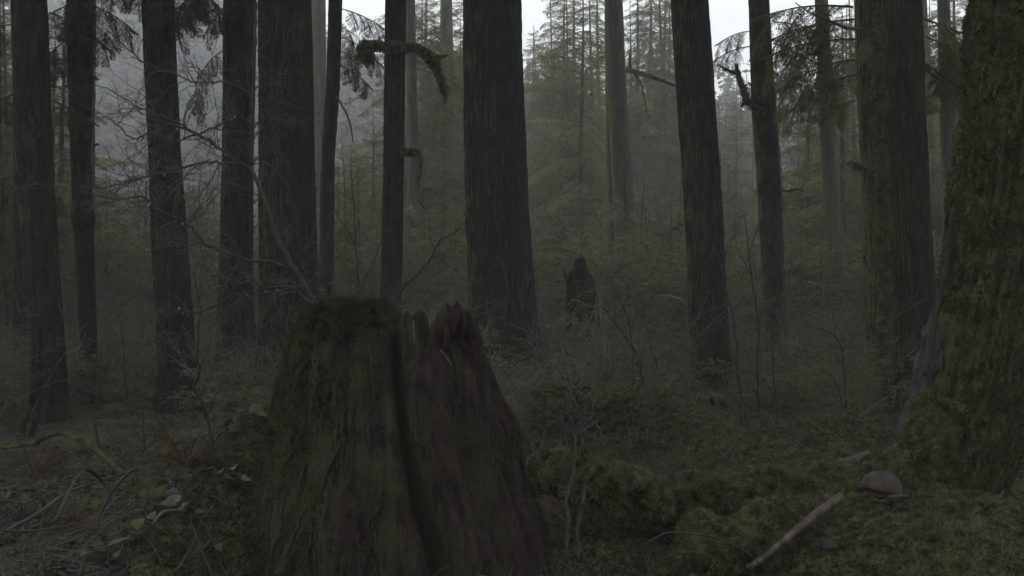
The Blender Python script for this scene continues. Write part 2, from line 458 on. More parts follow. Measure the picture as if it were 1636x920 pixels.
# conifer prototypes: young trees of the understorey, with thin dark stems
conifer_protos = []
for k, (H, R0, z0, n, leaf) in enumerate([(6.0, 1.5, 0.5, 66, 0.085), (9.0, 1.9, 1.0, 84, 0.10), (13.0, 2.4, 1.6, 104, 0.12), (4.0, 1.2, 0.25, 52, 0.07), (11.0, 1.7, 3.0, 74, 0.11)]):
    cm = crown_mb(H, R0, z0, n, 40 + k, leaf, 22, 8, droop=0.38 + 0.1 * (k % 3))
    tm = MB()
    zz = np.linspace(-0.5, H * 1.02, 14)
    wob = 0.04 * np.sin(zz * 0.8 + k)
    add_tube(tm, np.stack([wob, 0.6 * wob, zz], 1), np.interp(zz, [-0.5, H], [0.011 * H + 0.02, 0.01]), 7, 0, 0.1, k)
    for q in range(14):                                    # dead lower twigs
        a = q * 2.1; z = 0.4 + q * 0.16 * z0
        add_tube(tm, np.array([[0, 0, z], [0.3 * math.cos(a), 0.3 * math.sin(a), z + 0.04], [0.7 * math.cos(a + .2), 0.7 * math.sin(a + .2), z - 0.05]]), [0.008, 0.005, 0.002], 3, 0, cap=False)
    conifer_protos.append((cm.mesh('crown', [NEEDLE, TWIG_D], False), cm.mesh('crown', [NEEDLE_D, TWIG_D], False), tm.mesh('trunk', [BARK_G]), H))

# tall-tree crown unseen above the picture, its density set for shade below
big_crown = crown_mb(12.0, 3.7, 0.0, 40, 91, 0.28, 16, 7, droop=0.35).mesh('crown', [NEEDLE_D, TWIG_D], False)

# hanging bough meshes for nearer trees
bough_meshes = []
for k in range(4):
    mb = MB()
    V, F, A = bough(1.0, 0.42, 44, 20, 0.027, 0.18 + 0.1 * k, 300 + k, hang=0.3, up=0.12)
    mb.add(V, F, 0)
    add_tube(mb, A, np.linspace(0.012, 0.003, 6), 4, 1)
    for j in range(5):
        q = 0.2 + 0.15 * j
        V2, F2, A2 = bough(0.45, 0.22, 24, 15, 0.028, 0.4, 330 + k * 5 + j, hang=0.5, up=0.0)
        i = min(4, int(q * 5)); loc = A[i] * (1 - (q * 5 - i)) + A[i + 1] * (q * 5 - i)
        mb.add(xf(V2, (0.9 if j % 2 else -0.9), 0.5, 0, 1, loc), F2, 0)
        add_tube(mb, xf(A2, (0.9 if j % 2 else -0.9), 0.5, 0, 1, loc), np.linspace(0.006, 0.002, 6), 3, 1, cap=False)
    bough_meshes.append((mb.mesh('bough', [NEEDLE_D, TWIG_D], False), mb.mesh('bough', [NEEDLE, TWIG_D], False)))

# ------------------------------------------------------------------ branching twigs
def grow(mb, p, dirn, L, r, depth, rng, sides=3, m=0, wander=0.35, kids=(3, 5), upb=0.05, nseg=5, tips=None, ratio=0.5):
    pts = [np.array(p, float)]; dv = np.array(dirn, float); dv /= np.linalg.norm(dv) + 1e-9
    for i in range(nseg):
        dv = dv + rng.normal(0, wander, 3) * 0.5 + np.array([0, 0, upb]); dv /= np.linalg.norm(dv)
        pts.append(pts[-1] + dv * L / nseg)
    pts = np.array(pts)
    add_tube(mb, pts, np.linspace(r, r * 0.45, len(pts)), sides if r > 0.004 else 3, m, cap=False)
    if tips is not None: tips.append((pts[-1], dv))
    if depth > 0:
        for k in range(rng.integers(kids[0], kids[1] + 1)):
            q = 0.2 + 0.8 * rng.random()
            i = min(nseg - 1, int(q * nseg)); f = q * nseg - i
            b = pts[i] * (1 - f) + pts[i + 1] * f
            t = pts[i + 1] - pts[i]; t /= np.linalg.norm(t)
            side = np.cross(t, rng.normal(size=3)); side /= np.linalg.norm(side) + 1e-9
            grow(mb, b, t * 0.75 + side * 0.75, L * ratio * (0.6 + 0.6 * rng.random()), max(r * 0.5, 0.0012), depth - 1, rng, sides, m, wander, kids, upb, max(3, nseg - 1), tips, ratio)
    return pts

# ------------------------------------------------------------------ the large trees
# key: px-profile rows (py, x_left, x_right) in the photograph, distance in metres
TREES = {
 't1': dict(d=10.0, p=[(30, 20, 75), (250, 26, 83), (400, 38, 91), (500, 48, 99), (600, 51, 106), (660, 48, 112), (700, 38, 120), (730, 22, 138)], m='BARK_R', seg=110, amp=.012, fu=9, lobes=.18,
    label='straight dark trunk nearest the left edge, its mossy foot flaring above arched roots', crown=9),
 't1b': dict(d=13.0, p=[(30, 20, 36), (250, 22, 38), (530, 20, 44), (600, 18, 48)], m='BARK_D', seg=48, amp=.008, fu=7, lobes=.1,
    label='thin dark trunk peeping out behind the leftmost big trunk', crown=11),
 't2': dict(d=11.5, p=[(30, 107, 148), (140, 110, 146), (250, 113, 144), (320, 116, 147), (350, 115, 152), (372, 119, 149), (470, 125, 152), (560, 128, 155), (620, 126, 160), (660, 118, 170)], m='BARK_D', seg=96, amp=.010, fu=8, lobes=.12,
    label='slim dark trunk with a knobbly swelling halfway up, second from the left', crown=9),
 't2b': dict(d=14.5, p=[(30, 128, 153), (250, 128, 151), (400, 132, 152), (560, 134, 156)], m='BARK_L', seg=48, amp=.008, fu=6, lobes=.1,
    label='paler brown trunk half hidden behind the slim knobbly trunk', crown=11),
 't3': dict(d=11.0, p=[(30, 229, 279), (100, 231, 281), (250, 238, 288), (400, 243, 300), (500, 249, 307), (600, 252, 314), (650, 246, 322), (690, 232, 340)], m='BARK_D', seg=110, amp=.012, fu=9, lobes=.15,
    label='dark trunk behind the tangled bare twigs, with a shaggy bough hanging at its top right', crown=8),
 't4': dict(d=13.0, p=[(30, 357, 409), (250, 355, 405), (400, 351, 404), (500, 347, 406), (600, 342, 412), (660, 330, 420)], m='BARK_D', seg=100, amp=.012, fu=9, lobes=.12,
    label='dark trunk standing close against the left side of the wide trunk behind the big stump', crown=9),
 't5': dict(d=11.5, p=[(30, 413, 498), (250, 414, 502), (400, 415, 506), (500, 413, 509), (600, 406, 514), (680, 395, 530)], m='BARK_R', seg=130, amp=.016, fu=11, lobes=.12,
    label='wide dark trunk rising directly behind the left half of the big stump', crown=10),
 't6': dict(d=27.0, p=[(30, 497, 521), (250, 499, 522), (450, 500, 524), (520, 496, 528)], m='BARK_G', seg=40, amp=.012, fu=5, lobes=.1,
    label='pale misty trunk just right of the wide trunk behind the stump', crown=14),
 't7': dict(d=15.0, p=[(30, 524, 546), (140, 521, 543), (250, 513, 535), (440, 509, 533), (560, 505, 540)], m='BARK_D', seg=64, amp=.008, fu=7, lobes=.1,
    label='slim dark trunk leaning slightly, right beside the pale misty trunk', crown=8),
 't8': dict(d=13.5, p=[(30, 615, 649), (250, 612, 645), (400, 609, 643), (480, 607, 641), (560, 603, 648), (620, 594, 658)], m='BARK_D', seg=90, amp=.010, fu=8, lobes=.1,
    label='dark trunk with a crooked mossy dead limb sticking out both sides near its top', crown=9),
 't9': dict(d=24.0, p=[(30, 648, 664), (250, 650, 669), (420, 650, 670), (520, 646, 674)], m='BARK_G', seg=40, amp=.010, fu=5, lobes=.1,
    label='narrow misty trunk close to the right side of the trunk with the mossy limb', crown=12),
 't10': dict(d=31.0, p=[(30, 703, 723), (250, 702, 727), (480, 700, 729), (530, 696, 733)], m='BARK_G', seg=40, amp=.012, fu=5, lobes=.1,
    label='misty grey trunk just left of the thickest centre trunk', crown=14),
 't11': dict(d=14.0, p=[(30, 740, 834), (130, 740, 837), (250, 741, 841), (330, 743, 845), (400, 745, 851), (480, 748, 857), (530, 748, 862), (560, 744, 868), (590, 735, 885), (620, 720, 905)], m='BARK_D', seg=170, amp=.020, fu=13, lobes=.12,
    label='thickest and darkest trunk in the centre, its root flare running down to the right', crown=11),
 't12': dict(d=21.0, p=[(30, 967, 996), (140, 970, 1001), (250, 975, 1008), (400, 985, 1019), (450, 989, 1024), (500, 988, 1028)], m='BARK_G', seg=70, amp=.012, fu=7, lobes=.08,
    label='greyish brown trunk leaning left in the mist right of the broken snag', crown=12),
 't13': dict(d=22.5, p=[(30, 966, 976), (250, 968, 979), (430, 970, 983), (480, 968, 986)], m='BARK_M', seg=36, amp=.006, fu=4, lobes=.05,
    label='very slim mossy trunk pressed against the left of the greyish leaning trunk', crown=12),
 't15': dict(d=12.0, p=[(30, 1073, 1133), (180, 1083, 1144), (250, 1088, 1149), (400, 1096, 1157), (550, 1102, 1166), (620, 1104, 1169), (660, 1096, 1178), (700, 1085, 1190)], m='BARK_D', seg=120, amp=.014, fu=10, lobes=.1,
    label='big dark trunk leaning left, with pale twigs round its foot, right of centre', crown=9),
 't16': dict(d=15.0, p=[(30, 1197, 1230), (180, 1201, 1240), (300, 1210, 1248), (450, 1218, 1254), (540, 1222, 1257), (580, 1216, 1264)], m='BARK_R', seg=80, amp=.010, fu=8, lobes=.08,
    label='dark trunk with forked dead branches reaching left near its top', crown=9),
 't17': dict(d=19.0, p=[(100, 1306, 1328), (250, 1312, 1338), (400, 1322, 1349), (520, 1328, 1356), (560, 1322, 1364)], m='BARK_L', seg=60, amp=.014, fu=5, lobes=.08,
    label='pale brown barkless looking trunk with rusty foot, alone between two dark groups', crown=12),
 't18': dict(d=13.5, p=[(30, 1366, 1402), (180, 1371, 1406), (250, 1375, 1410), (400, 1379, 1416), (540, 1380, 1418), (600, 1374, 1424), (640, 1366, 1432)], m='BARK_E', seg=90, amp=.014, fu=8, lobes=.1,
    label='mossy edged trunk with a short green stub, left half of the close pair at right', crown=9),
 't19': dict(d=11.0, p=[(30, 1400, 1472), (180, 1404, 1477), (250, 1407, 1480), (400, 1411, 1488), (500, 1417, 1495), (560, 1418, 1496), (620, 1410, 1504), (670, 1398, 1520)], m='BARK_R', seg=130, amp=.014, fu=11, lobes=.1,
    label='wide reddish trunk with moss strip down its left edge, right of the close pair', crown=9),
 't20': dict(d=24.0, p=[(30, 1474, 1482), (190, 1482, 1492), (430, 1494, 1508), (500, 1496, 1512)], m='BARK_L', seg=36, amp=.006, fu=4, lobes=.05,
    label='thin pale trunk leaning left in the gap before the huge mossy trunk', crown=12),
 't21': dict(d=19.0, p=[(30, 1498, 1518), (120, 1500, 1523), (250, 1504, 1528), (400, 1506, 1530), (540, 1508, 1534)], m='BARK_G', seg=40, amp=.008, fu=5, lobes=.05,
    label='dim grey trunk half hidden behind the left edge of the huge mossy trunk', crown=11),
}
TREE_OBJ, TREE_AX = {}, {}
ORDER = list(TREES)
for i, key in enumerate(ORDER):
    t = TREES[key]; d = t['d']
    x0 = ((t['p'][-1][1] + t['p'][-1][2]) / 2 - CX) / FPX * d
    zg = G(x0, d)
    ztop = 17.0 + (i * 37 % 7)
    root = empty('conifer_tree', (x0, d, zg), t['label'], 'tree', 'tall conifers of the forest')
    zb = min(zg - 0.35, EYE - (t['p'][-1][0] - CY) / FPX * d - 0.1)
    V, F, ax = trunk_surface(t['p'], d, zb, ztop, t['seg'], t['amp'], t['fu'], 100 + i, lobes=t['lobes'], step=0.05 if d < 18 else 0.12, lump=0.012 if t['m'] == 'BARK_M' else 0.0)
    if key == 't2':                                        # burl half way up
        bc = P(131, 345, d); dd = np.linalg.norm((V - (bc + np.array([0, -0.15, 0]))) * np.array([1, 1, 0.8]), axis=1)
        V = V + np.exp(-(dd / 0.12) ** 2)[:, None] * np.array([0, -0.07, 0])
    mb = MB(); add_closed_top(mb, V - np.array([x0, d, zg]), F, t['seg'])
    mb.obj('trunk', [globals()[t['m']]], root)
    TREE_OBJ[key] = root; TREE_AX[key] = (ax, d, V, F)
    cr = link('crown', big_crown, root)
    c, z, r = ax
    zc = max(t['crown'], 1.6 + 0.275 * d + 2.4)
    cr.location = (np.interp(zc + 4, z, c) - x0, 0, zc - zg); cr.rotation_euler = (0, 0, i * 1.3)
    s = min(1.0, max(.5, (ztop + 1.5 - zc) / 12.0)) * (0.9 + 0.05 * (i % 4)) * (.6 if d > 18 else 1); cr.scale = (s, s, s * 1.05)

def limb(tree, lines, m, name='limb', sides=9, lump=0.28, label=None, tuft=0, sub=None):
    """limb child of a tree: lines = [( [(px,py,d)...], [radii m] )]"""
    root = TREE_OBJ[tree]; mb = MB(); o3 = np.array(root.location)
    for k, (pp, rr) in enumerate(lines):
        pts = smooth_line([P(*q) for q in pp], 6)
        rad = np.interp(np.linspace(0, 1, len(pts)), np.linspace(0, 1, len(rr)), rr)
        rng = np.random.default_rng(k + 5)
        pts = pts + rng.normal(0, 0.15, pts.shape) * rad[:, None]
        add_tube(mb, pts - o3, rad, sides, 0, lump, k)
    if tuft:
        V = np.concatenate(mb.v); F = np.concatenate([f for f, _ in mb.f if f.shape[1] == 4])
        tv, tf = tufts(V, F, tuft, 0.035, 5, droop=0.4)
        mb.add(tv, tf, 1)
    o = mb.obj(name, [m, MOSS_T], root)
    if label: o['label'] = label
    return o

limb('t8', [([(640, 75, 13.3), (622, 75, 13.0), (600, 74, 12.9), (586, 79, 12.9), (583, 84, 12.9), (590, 92, 12.9), (594, 103, 12.9)], [.055, .055, .06, .085, .10, .075, .03]),
            ([(640, 76, 13.4), (662, 76, 13.4), (672, 82, 13.4), (688, 94, 13.4), (697, 110, 13.4), (703, 128, 13.4), (709, 145, 13.4), (711, 166, 13.4)], [.055, .055, .06, .07, .055, .045, .035, .008]),
            ([(688, 96, 13.4), (698, 94, 13.4), (706, 91, 13.4), (716, 89, 13.4)], [.05, .045, .022, .005]),
            ([(706, 146, 13.4), (712, 141, 13.4), (718, 139, 13.4)], [.028, .016, .006])], BARK_M, tuft=1500, label='crooked moss sleeved dead limb')
limb('t8', [([(640, 244, 13.4), (655, 243, 13.4), (667, 245, 13.4), (671, 252, 13.4), (672, 270, 13.3), (668, 300, 13.3)], [.045, .045, .045, .03, .012, .008])], BARK_M, tuft=300)
limb('t8', [([(668, 318, 13.2), (680, 334, 13.2), (694, 322, 13.2)], [.008, .01, .005])], TWIG_D, lump=0)
limb('t12', [([(1001, 112, 20.8), (1012, 114, 20.7), (1035, 121, 20.6), (1060, 130, 20.5), (1080, 138, 20.5)], [.05, .045, .04, .035, .02]),
             ([(1007, 112, 20.8), (1006, 95, 20.8), (1007, 82, 20.8)], [.03, .025, .012]),
             ([(1012, 116, 20.7), (1024, 135, 20.7), (1030, 160, 20.6), (1038, 190, 20.6), (1060, 210, 20.5)], [.02, .018, .014, .010, .006])], BARK_M, sides=6)
limb('t16', [([(1222, 180, 14.9), (1208, 172, 14.8), (1195, 163, 14.8), (1188, 145, 14.8), (1181, 125, 14.8), (1176, 102, 14.8)], [.045, .04, .045, .045, .035, .02]),
             ([(1180, 120, 14.8), (1168, 115, 14.8), (1155, 109, 14.8), (1145, 103, 14.8)], [.028, .022, .014, .006]),
             ([(1192, 162, 14.8), (1184, 170, 14.8)], [.03, .018]),
             ([(1224, 160, 14.8), (1212, 150, 14.7), (1203, 138, 14.7), (1194, 132, 14.7)], [.05, .045, .02, .008])], BARK_M, tuft=300, label='forked dead branch with moss')
limb('t16', [([(1240, 303, 14.9), (1258, 305, 14.8), (1270, 303, 14.8), (1283, 300, 14.8)], [.02, .018, .014, .006]), ([(1276, 302, 14.8), (1286, 306, 14.8)], [.008, .004])], BARK_M, sides=6)
limb('t18', [([(1400, 272, 13.3), (1388, 270, 13.2), (1372, 266, 13.2), (1356, 260, 13.2)], [.05, .045, .035, .03])], BARK_M, tuft=300, label='short mossy stub')
limb('t18', [([(1376, 48, 13.3), (1350, 44, 13.0), (1330, 36, 12.9), (1300, 24, 12.8), (1270, 5, 12.7)], [.022, .018, .014, .01, .006]), ([(1335, 38, 12.9), (1310, 42, 12.8), (1285, 46, 12.8)], [.01, .007, .004])], TWIG_D, sides=5, lump=0.05)
limb('t19', [([(1405, 20, 10.66), (1400, 60, 10.66), (1406, 90, 10.66), (1403, 125, 10.66), (1409, 160, 10.66), (1405, 200, 10.66), (1408, 260, 10.66), (1412, 330, 10.67), (1411, 400, 10.67), (1416, 470, 10.67), (1414, 540, 10.67), (1412, 600, 10.67)],
             [.02, .032, .036, .028, .04, .03, .042, .044, .042, .05, .055, .06])], MOSS_M, name='moss_rope', tuft=5200, sides=10, lump=0.5, label='strip of hanging moss down the left edge')
limb('t19', [([(1404, 163, 10.7), (1392, 154, 10.6), (1380, 143, 10.6)], [.018, .012, .006]), ([(1402, 128, 10.7), (1396, 134, 10.6)], [.02, .012])], BARK_M, sides=6, tuft=80)
limb('t19', [([(1476, 105, 11), (1490, 118, 11), (1512, 135, 11), (1535, 152, 11)], [.02, .018, .013, .006])], BARK_M, sides=6)
limb('t2b', [([(150, 232, 14.4), (155, 231, 14.4), (159, 231, 14.4)], [.02, .018, .014])], TWIG_D, sides=6)
limb('t5', [([(505, 300, 11.3), (500, 300, 11.2)], [.02, .01])], TWIG_D, sides=6)
limb('t10', [([(727, 125, 30.6), (745, 135, 30.4), (765, 150, 30.2)], [.06, .045, .02])], BARK_M, sides=6)
limb('t9', [([(664, 95, 24), (690, 110, 23.8), (722, 132, 23.6), (740, 145, 23.5)], [.04, .035, .025, .012])], BARK_M, sides=6)
limb('t7', [([(538, 155, 14.9), (550, 175, 14.7), (560, 200, 14.6), (564, 228, 14.6)], [.018, .015, .012, .008])], TWIG_D, sides=5)

def hang(tree, px, py, d, L, az, pitch, k=0, label=None):
    root = TREE_OBJ[tree]
    o = link('bough', bough_meshes[k % 4][0 if tree in ('t1', 't2', 't3', 't4', 't7') else 1], root)
    p = P(px, py, d) - np.array(root.location)
    o.location = p; o.rotation_euler = (0, math.radians(pitch * .7), math.radians(az)); o.scale = (L * (.62 if tree in ('t1', 't2', 't3', 't4') else (.58 if tree in ('t16', 't18') else (.5 if tree == 't7' else .85))),) * 3
    if label: o['label'] = label
# az: 0 = towards the right of the picture, 180 = left, -90 = towards the camera
for a in [('t1', 78, 20, 10.2, 1.0, 20, 25), ('t1', 78, 90, 10.6, 0.9, -10, 30), ('t1', 80, 160, 10.6, .8, 10, 35), ('t1', 22, 40, 10.4, 1.0, 190, 20), ('t1', 22, 150, 10.5, .9, 170, 30), ('t1', 24, 280, 10.5, .8, 190, 30),
          ('t2', 108, 10, 11.2, 1.0, 200, 45), ('t2', 108, 60, 11.3, .8, 170, 60), ('t2', 125, -20, 11.1, .9, -80, 70), ('t2', 150, 10, 11.4, 1.0, -20, 40), ('t2', 150, 40, 11.4, .6, 10, 50), ('t2', 140, -50, 11.3, 1.2, 10, 20),
          ('t3', 228, -40, 10.9, 1.1, 190, 30), ('t3', 260, -30, 10.7, .9, -80, 70), ('t3', 280, -30, 10.9, 1.1, -10, 30), ('t3', 330, -40, 10.8, 1.1, 200, 70), ('t3', 318, -10, 10.7, .8, 240, 75), ('t3', 312, 135, 10.6, .4, 20, 75), ('t3', 300, 150, 10.5, .45, 10, 60),
          ('t4', 357, -20, 12.8, 1.2, 190, 30), ('t4', 385, -40, 12.7, 1.0, -90, 65), ('t4', 357, 80, 12.8, .8, 190, 60), ('t4', 370, 5, 12.6, .8, 200, 50),
          ('t7', 546, 15, 14.8, 1.4, 0, 25), ('t7', 546, 60, 14.8, 1.3, 10, 30), ('t7', 544, 105, 14.8, 1.1, -10, 40), ('t7', 543, 40, 14.9, 1.2, 40, 30), ('t7', 542, 80, 14.7, 1.0, -30, 45),
          ('t16', 1199, 50, 14.9, .9, 190, 20), ('t16', 1199, 75, 14.9, 1.2, 170, 15), ('t16', 1235, 35, 14.9, 1.3, -10, 10), ('t16', 1235, 70, 14.9, 1.3, 10, 20), ('t16', 1238, 120, 14.9, 1.1, 0, 20),
          ('t18', 1366, 30, 13.3, 1.9, 175, 15), ('t18', 1370, 62, 13.2, 2.0, 185, 12), ('t18', 1370, 95, 13.2, 1.8, 180, 18), ('t18', 1385, 60, 13.0, 1.0, -100, 25), ('t18', 1370, 120, 13.3, 1.6, 190, 20), ('t18', 1366, 10, 13.3, 2.2, 190, 8), ('t18', 1372, 160, 13.3, 1.2, 180, 25),
          ('t17', 1306, 85, 18.8, 1.4, 190, 25), ('t17', 1330, 90, 18.8, 1.4, 0, 25), ('t17', 1318, 100, 18.6, 1.0, -90, 45), ('t17', 1306, 140, 18.9, 1.3, 180, 35), ('t17', 1332, 60, 18.9, 1.6, 10, 20),
          ('t19', 1476, 30, 11.2, 1.3, 10, 20), ('t19', 1477, 60, 11.3, 1.2, 20, 20), ('t19', 1478, 100, 11.3, 1.0, 30, 25),
          ('t21', 1500, 40, 18.8, 1.5, 180, 20), ('t21', 1520, 70, 18.8, 1.6, 10, 20), ('t21', 1505, 100, 18.7, 1.3, -60, 35), ('t21', 1500, 150, 18.9, 1.2, 170, 30),
          ('t10', 703, 60, 30.8, 2.4, 180, 25), ('t10', 725, 50, 30.8, 2.4, 0, 25), ('t9', 666, 60, 23.8, 1.6, 0, 20), ('t9', 666, 110, 23.8, 1.6, -10, 30), ('t9', 668, 160, 23.8, 1.4, 10, 30), ('t9', 668, 230, 23.8, 1.2, 0, 20), ('t10', 705, 120, 30.7, 2.2, -20, 30), ('t10', 728, 230, 30.7, 2.0, 0, 20), ('t10', 728, 300, 30.7, 1.8, 10, 30)]:
    hang(*a, k=int(a[1] + a[2]) % 4)

# ------------------------------------------------------------------ the huge mossy trunk at the right
D22 = 6.5
prof22 = [(30, 1552, 1780), (150, 1545, 1765), (300, 1526, 1738), (430, 1510, 1712), (540, 1490, 1690), (640, 1464, 1660), (690, 1446, 1640), (740, 1432, 1612), (790, 1420, 1588), (850, 1405, 1560), (900, 1390, 1540)]
x22 = P(1450, 850, D22)[0]; z22 = G(x22, D22)
big22 = empty('mossy_tree', (x22, D22, z22), 'huge leaning trunk wrapped in thick green moss at the right edge', 'tree', 'tall conifers of the forest')
V, F, ax = trunk_surface(prof22, D22, EYE - (930 - CY) / FPX * D22, 16.0, 260, .022, 6, 500, lobes=.10, zvis=3.6, step=0.02, lump=0.04)
mb = MB(); add_closed_top(mb, V - np.array([x22, D22, z22]), F, 260)
tr22 = mb.obj('trunk', [MOSS_BARK], big22)
strip_mask = lambda c, n: np.where((c[:, 2] < 3.7), 1.0, 0.0) * (0.35 + np.clip(fbm(c[:, 0] * 3, c[:, 1] * 3, c[:, 2] * 3, 3, 3) + 0.35, 0, 1)) * np.where(n[:, 1] < 0.4, 1, .15)
def bark_gap(c, n):
    px = c[:, 0] / c[:, 1] * FPX + CX; py = (EYE - c[:, 2]) / c[:, 1] * FPX + CY
    edge = np.interp(py, [480, 560, 620, 680, 720], [1497, 1482, 1465, 1445, 1420])
    return strip_mask(c, n) * np.where((py > 500) & (py < 700) & (px > edge) & (px < edge + 40), 0.02, 1.0)
tv, tf = tufts(V, F, 40000, 0.022, 8, bark_gap, droop=0.9, blades=3)
mb = MB(); mb.add(tv - np.array([x22, D22, z22]), tf)
BIG_T = mat('trunk_moss_tuft', (0.040, 0.043, 0.022), (0.13, 0.136, 0.068), 9, 1, 1.0, 0.0, translucent=0.3, spec=0.1)
tag(mb.obj('moss', [BIG_T], big22, False), kind='stuff')
# patch of bare grey bark plates down the near left edge
BAREBARK = mat('bare_grey_bark', (0.022, 0.02, 0.02), (0.12, 0.112, 0.112), 22, 2.5, 0.8, 1.0, 44, spec=0.4)
cF = V[F].mean(1); pxF = cF[:, 0] / cF[:, 1] * FPX + CX; pyF = (EYE - cF[:, 2]) / cF[:, 1] * FPX + CY
edF = np.interp(pyF, [480, 560, 620, 680, 720], [1494, 1478, 1460, 1440, 1425]); wF = np.interp(pyF, [500, 560, 680, 710], [8, 34, 38, 12]) + 8 * vn(cF[:, 2] * 12, 0, 0, 4)
selF = (pyF > 500) & (pyF < 712) & (pxF < edF + wF) & (cF[:, 1] < D22 + .25) & (cF[:, 0] < x22 + .4)
Fs = F[selF]; uq, inv = np.unique(Fs, return_inverse=True); Vp = V[uq].copy()
ctr = np.stack([np.interp(Vp[:, 2], ax[1], ax[0]), np.full(len(Vp), D22), Vp[:, 2]], 1); nd = Vp - ctr; nd /= np.linalg.norm(nd, axis=1)[:, None]
Vp += nd * (.014 + .022 * (1 - 2.5 * np.abs(fbm(Vp[:, 0] * 16 + Vp[:, 2] * 5, Vp[:, 1] * 16, Vp[:, 2] * 5, 6, 3))))[:, None]
mb = MB(); mb.add(Vp - np.array([x22, D22, z22]), inv.reshape(Fs.shape)); mb.obj('bare_bark', [BAREBARK], big22)['label'] = 'bare grey bark strip'
# mossy root flank sloping down to the left
mb = MB(); add_tube(mb, smooth_line([P(1530, 640, 6.35), P(1492, 725, 6.38), P(1448, 772, 6.42), P(1395, 806, 6.45), P(1330, 836, 6.5), P(1255, 862, 6.55)], 8), np.interp(np.linspace(0, 1, 41), [0, .35, .7, 1], [.20, .24, .19, .10]), 48, 0, .32, 17)
_V = np.concatenate(mb.v); _F = mb.f[0][0]
tv, tf = tufts(_V, _F, 13000, .024, 18, None, droop=.7); o22 = np.array([x22, D22, z22])
mb.v = [_V - o22]; mb.obj('root', [MOSS_M], big22)
mb = MB(); mb.add(tv - o22, tf); tag(mb.obj('root_moss', [MOSS_T], big22, False), kind='stuff')
# snaking vine rope on the edge
mb = MB(); add_tube(mb, smooth_line([P(px, py, D22 - .2) for px, py in [(1524, 330), (1516, 380), (1510, 430), (1500, 480), (1492, 520), (1488, 560), (1476, 600)]], 6) - np.array([x22, D22, z22]),
                    np.linspace(.012, .02, 37), 8, 0, 0.4, 3)
mb.obj('root_rope', [TWIG_D], big22)
cr = link('crown', big_crown, big22); cr.location = (1.6, 0, 8.0); cr.scale = (.8, .8, .75)

# ------------------------------------------------------------------ the big foreground stump
DS = 6.0
tp = np.array([(383, 560), (425, 560), (440, 535), (448, 510), (458, 497), (478, 503), (492, 497), (503, 484), (525, 480), (570, 482), (598, 484), (608, 496), (622, 514), (632, 512), (638, 530), (646, 505), (655, 497), (663, 506), (673, 545),
               (686, 556), (694, 536), (700, 514), (708, 520), (713, 500), (720, 508), (727, 494), (738, 490), (746, 508), (751, 503), (760, 536), (772, 560), (790, 600), (870, 640)], float)
sx = (tp[:, 0] - CX) / FPX * DS; sz_ = EYE - (tp[:, 1] - CY) / FPX * DS
le = np.array([(930, 372), (890, 383), (780, 405), (700, 418), (640, 425), (540, 440), (505, 453), (480, 470)], float)
re = np.array([(930, 880), (890, 868), (830, 851), (720, 822), (620, 792), (545, 765), (500, 748), (480, 740)], float)
seg, rows = 520, 210
th = np.linspace(0, 2 * math.pi, seg, endpoint=False)
zb = EYE - (950 - CY) / FPX * DS
def edges(z):
    py = CY + (EYE - z) / DS * FPX
    return ((np.interp(py, le[::-1, 0], le[::-1, 1]) - CX) / FPX * DS, (np.interp(py, re[::-1, 0], re[::-1, 1]) - CX) / FPX * DS)
# top height by the bearing of each column
zt = np.full(seg, 1.4)
for _ in range(12):
    a, b = edges(zt); X = (a + b) / 2 + np.cos(th) * (b - a) / 2
    zt = np.interp(X, sx, sz_)
jag = 0.028 * fbm(np.cos(th) * 14, np.sin(th) * 14, 2.0, 71, 3) * np.where((X > P(620, 0, DS)[0]), 1, .25)
zt = zt + jag
T = np.repeat(th[None], rows, 0); q = np.linspace(0, 1, rows)[:, None]
Z = zb + q * (zt[None] - zb)
a, b = edges(Z); C0 = (a + b) / 2; R0 = (b - a) / 2
flute = (0.085 * np.abs(np.sin(T * 7 + 0.8 * np.sin(Z * 2) + 2 * vn(np.cos(T), np.sin(T), Z * .8, 4))) + 0.045 * fbm(np.cos(T) * 6, np.sin(T) * 6, Z * 1.2, 73, 4) + 0.020 * fbm(np.cos(T) * 22, np.sin(T) * 22, Z * 3.5, 77, 3))
lumpy = 0.028 * fbm(np.cos(T) * 4, np.sin(T) * 4, Z * 5, 79, 4)
R = R0 - 0.05 + flute * (0.6 + 0.6 * (1 - q)) + lumpy
Xn = C0 + np.cos(T) * R0
pxn = Xn / DS * FPX + CX; pyn = CY + (EYE - Z) / DS * FPX
front = np.sin(T) < 0
crk = np.interp(pyn, [520, 560, 650, 740, 800, 840, 900], [634, 640, 649, 665, 679, 697, 714])
R = R - np.where(front, 0.16 * np.exp(-((pxn - crk) / np.interp(pyn, [520, 700, 900], [7, 8, 11])) ** 2), 0)
crk2 = np.interp(pyn, [760, 800, 900], [442, 437, 430])
R = R - np.where(front, 0.14 * np.exp(-((pxn - crk2) / 12) ** 2) * np.clip((pyn - 765) / 40, 0, 1), 0)
crk3 = np.interp(pyn, [500, 640, 900], [720, 745, 775])
R = R - np.where(front, 0.05 * np.exp(-((pxn - crk3) / 12) ** 2), 0)
SV = np.stack([C0 + np.cos(T) * R, DS + 0.35 + np.sin(T) * R * 0.95, Z], -1)
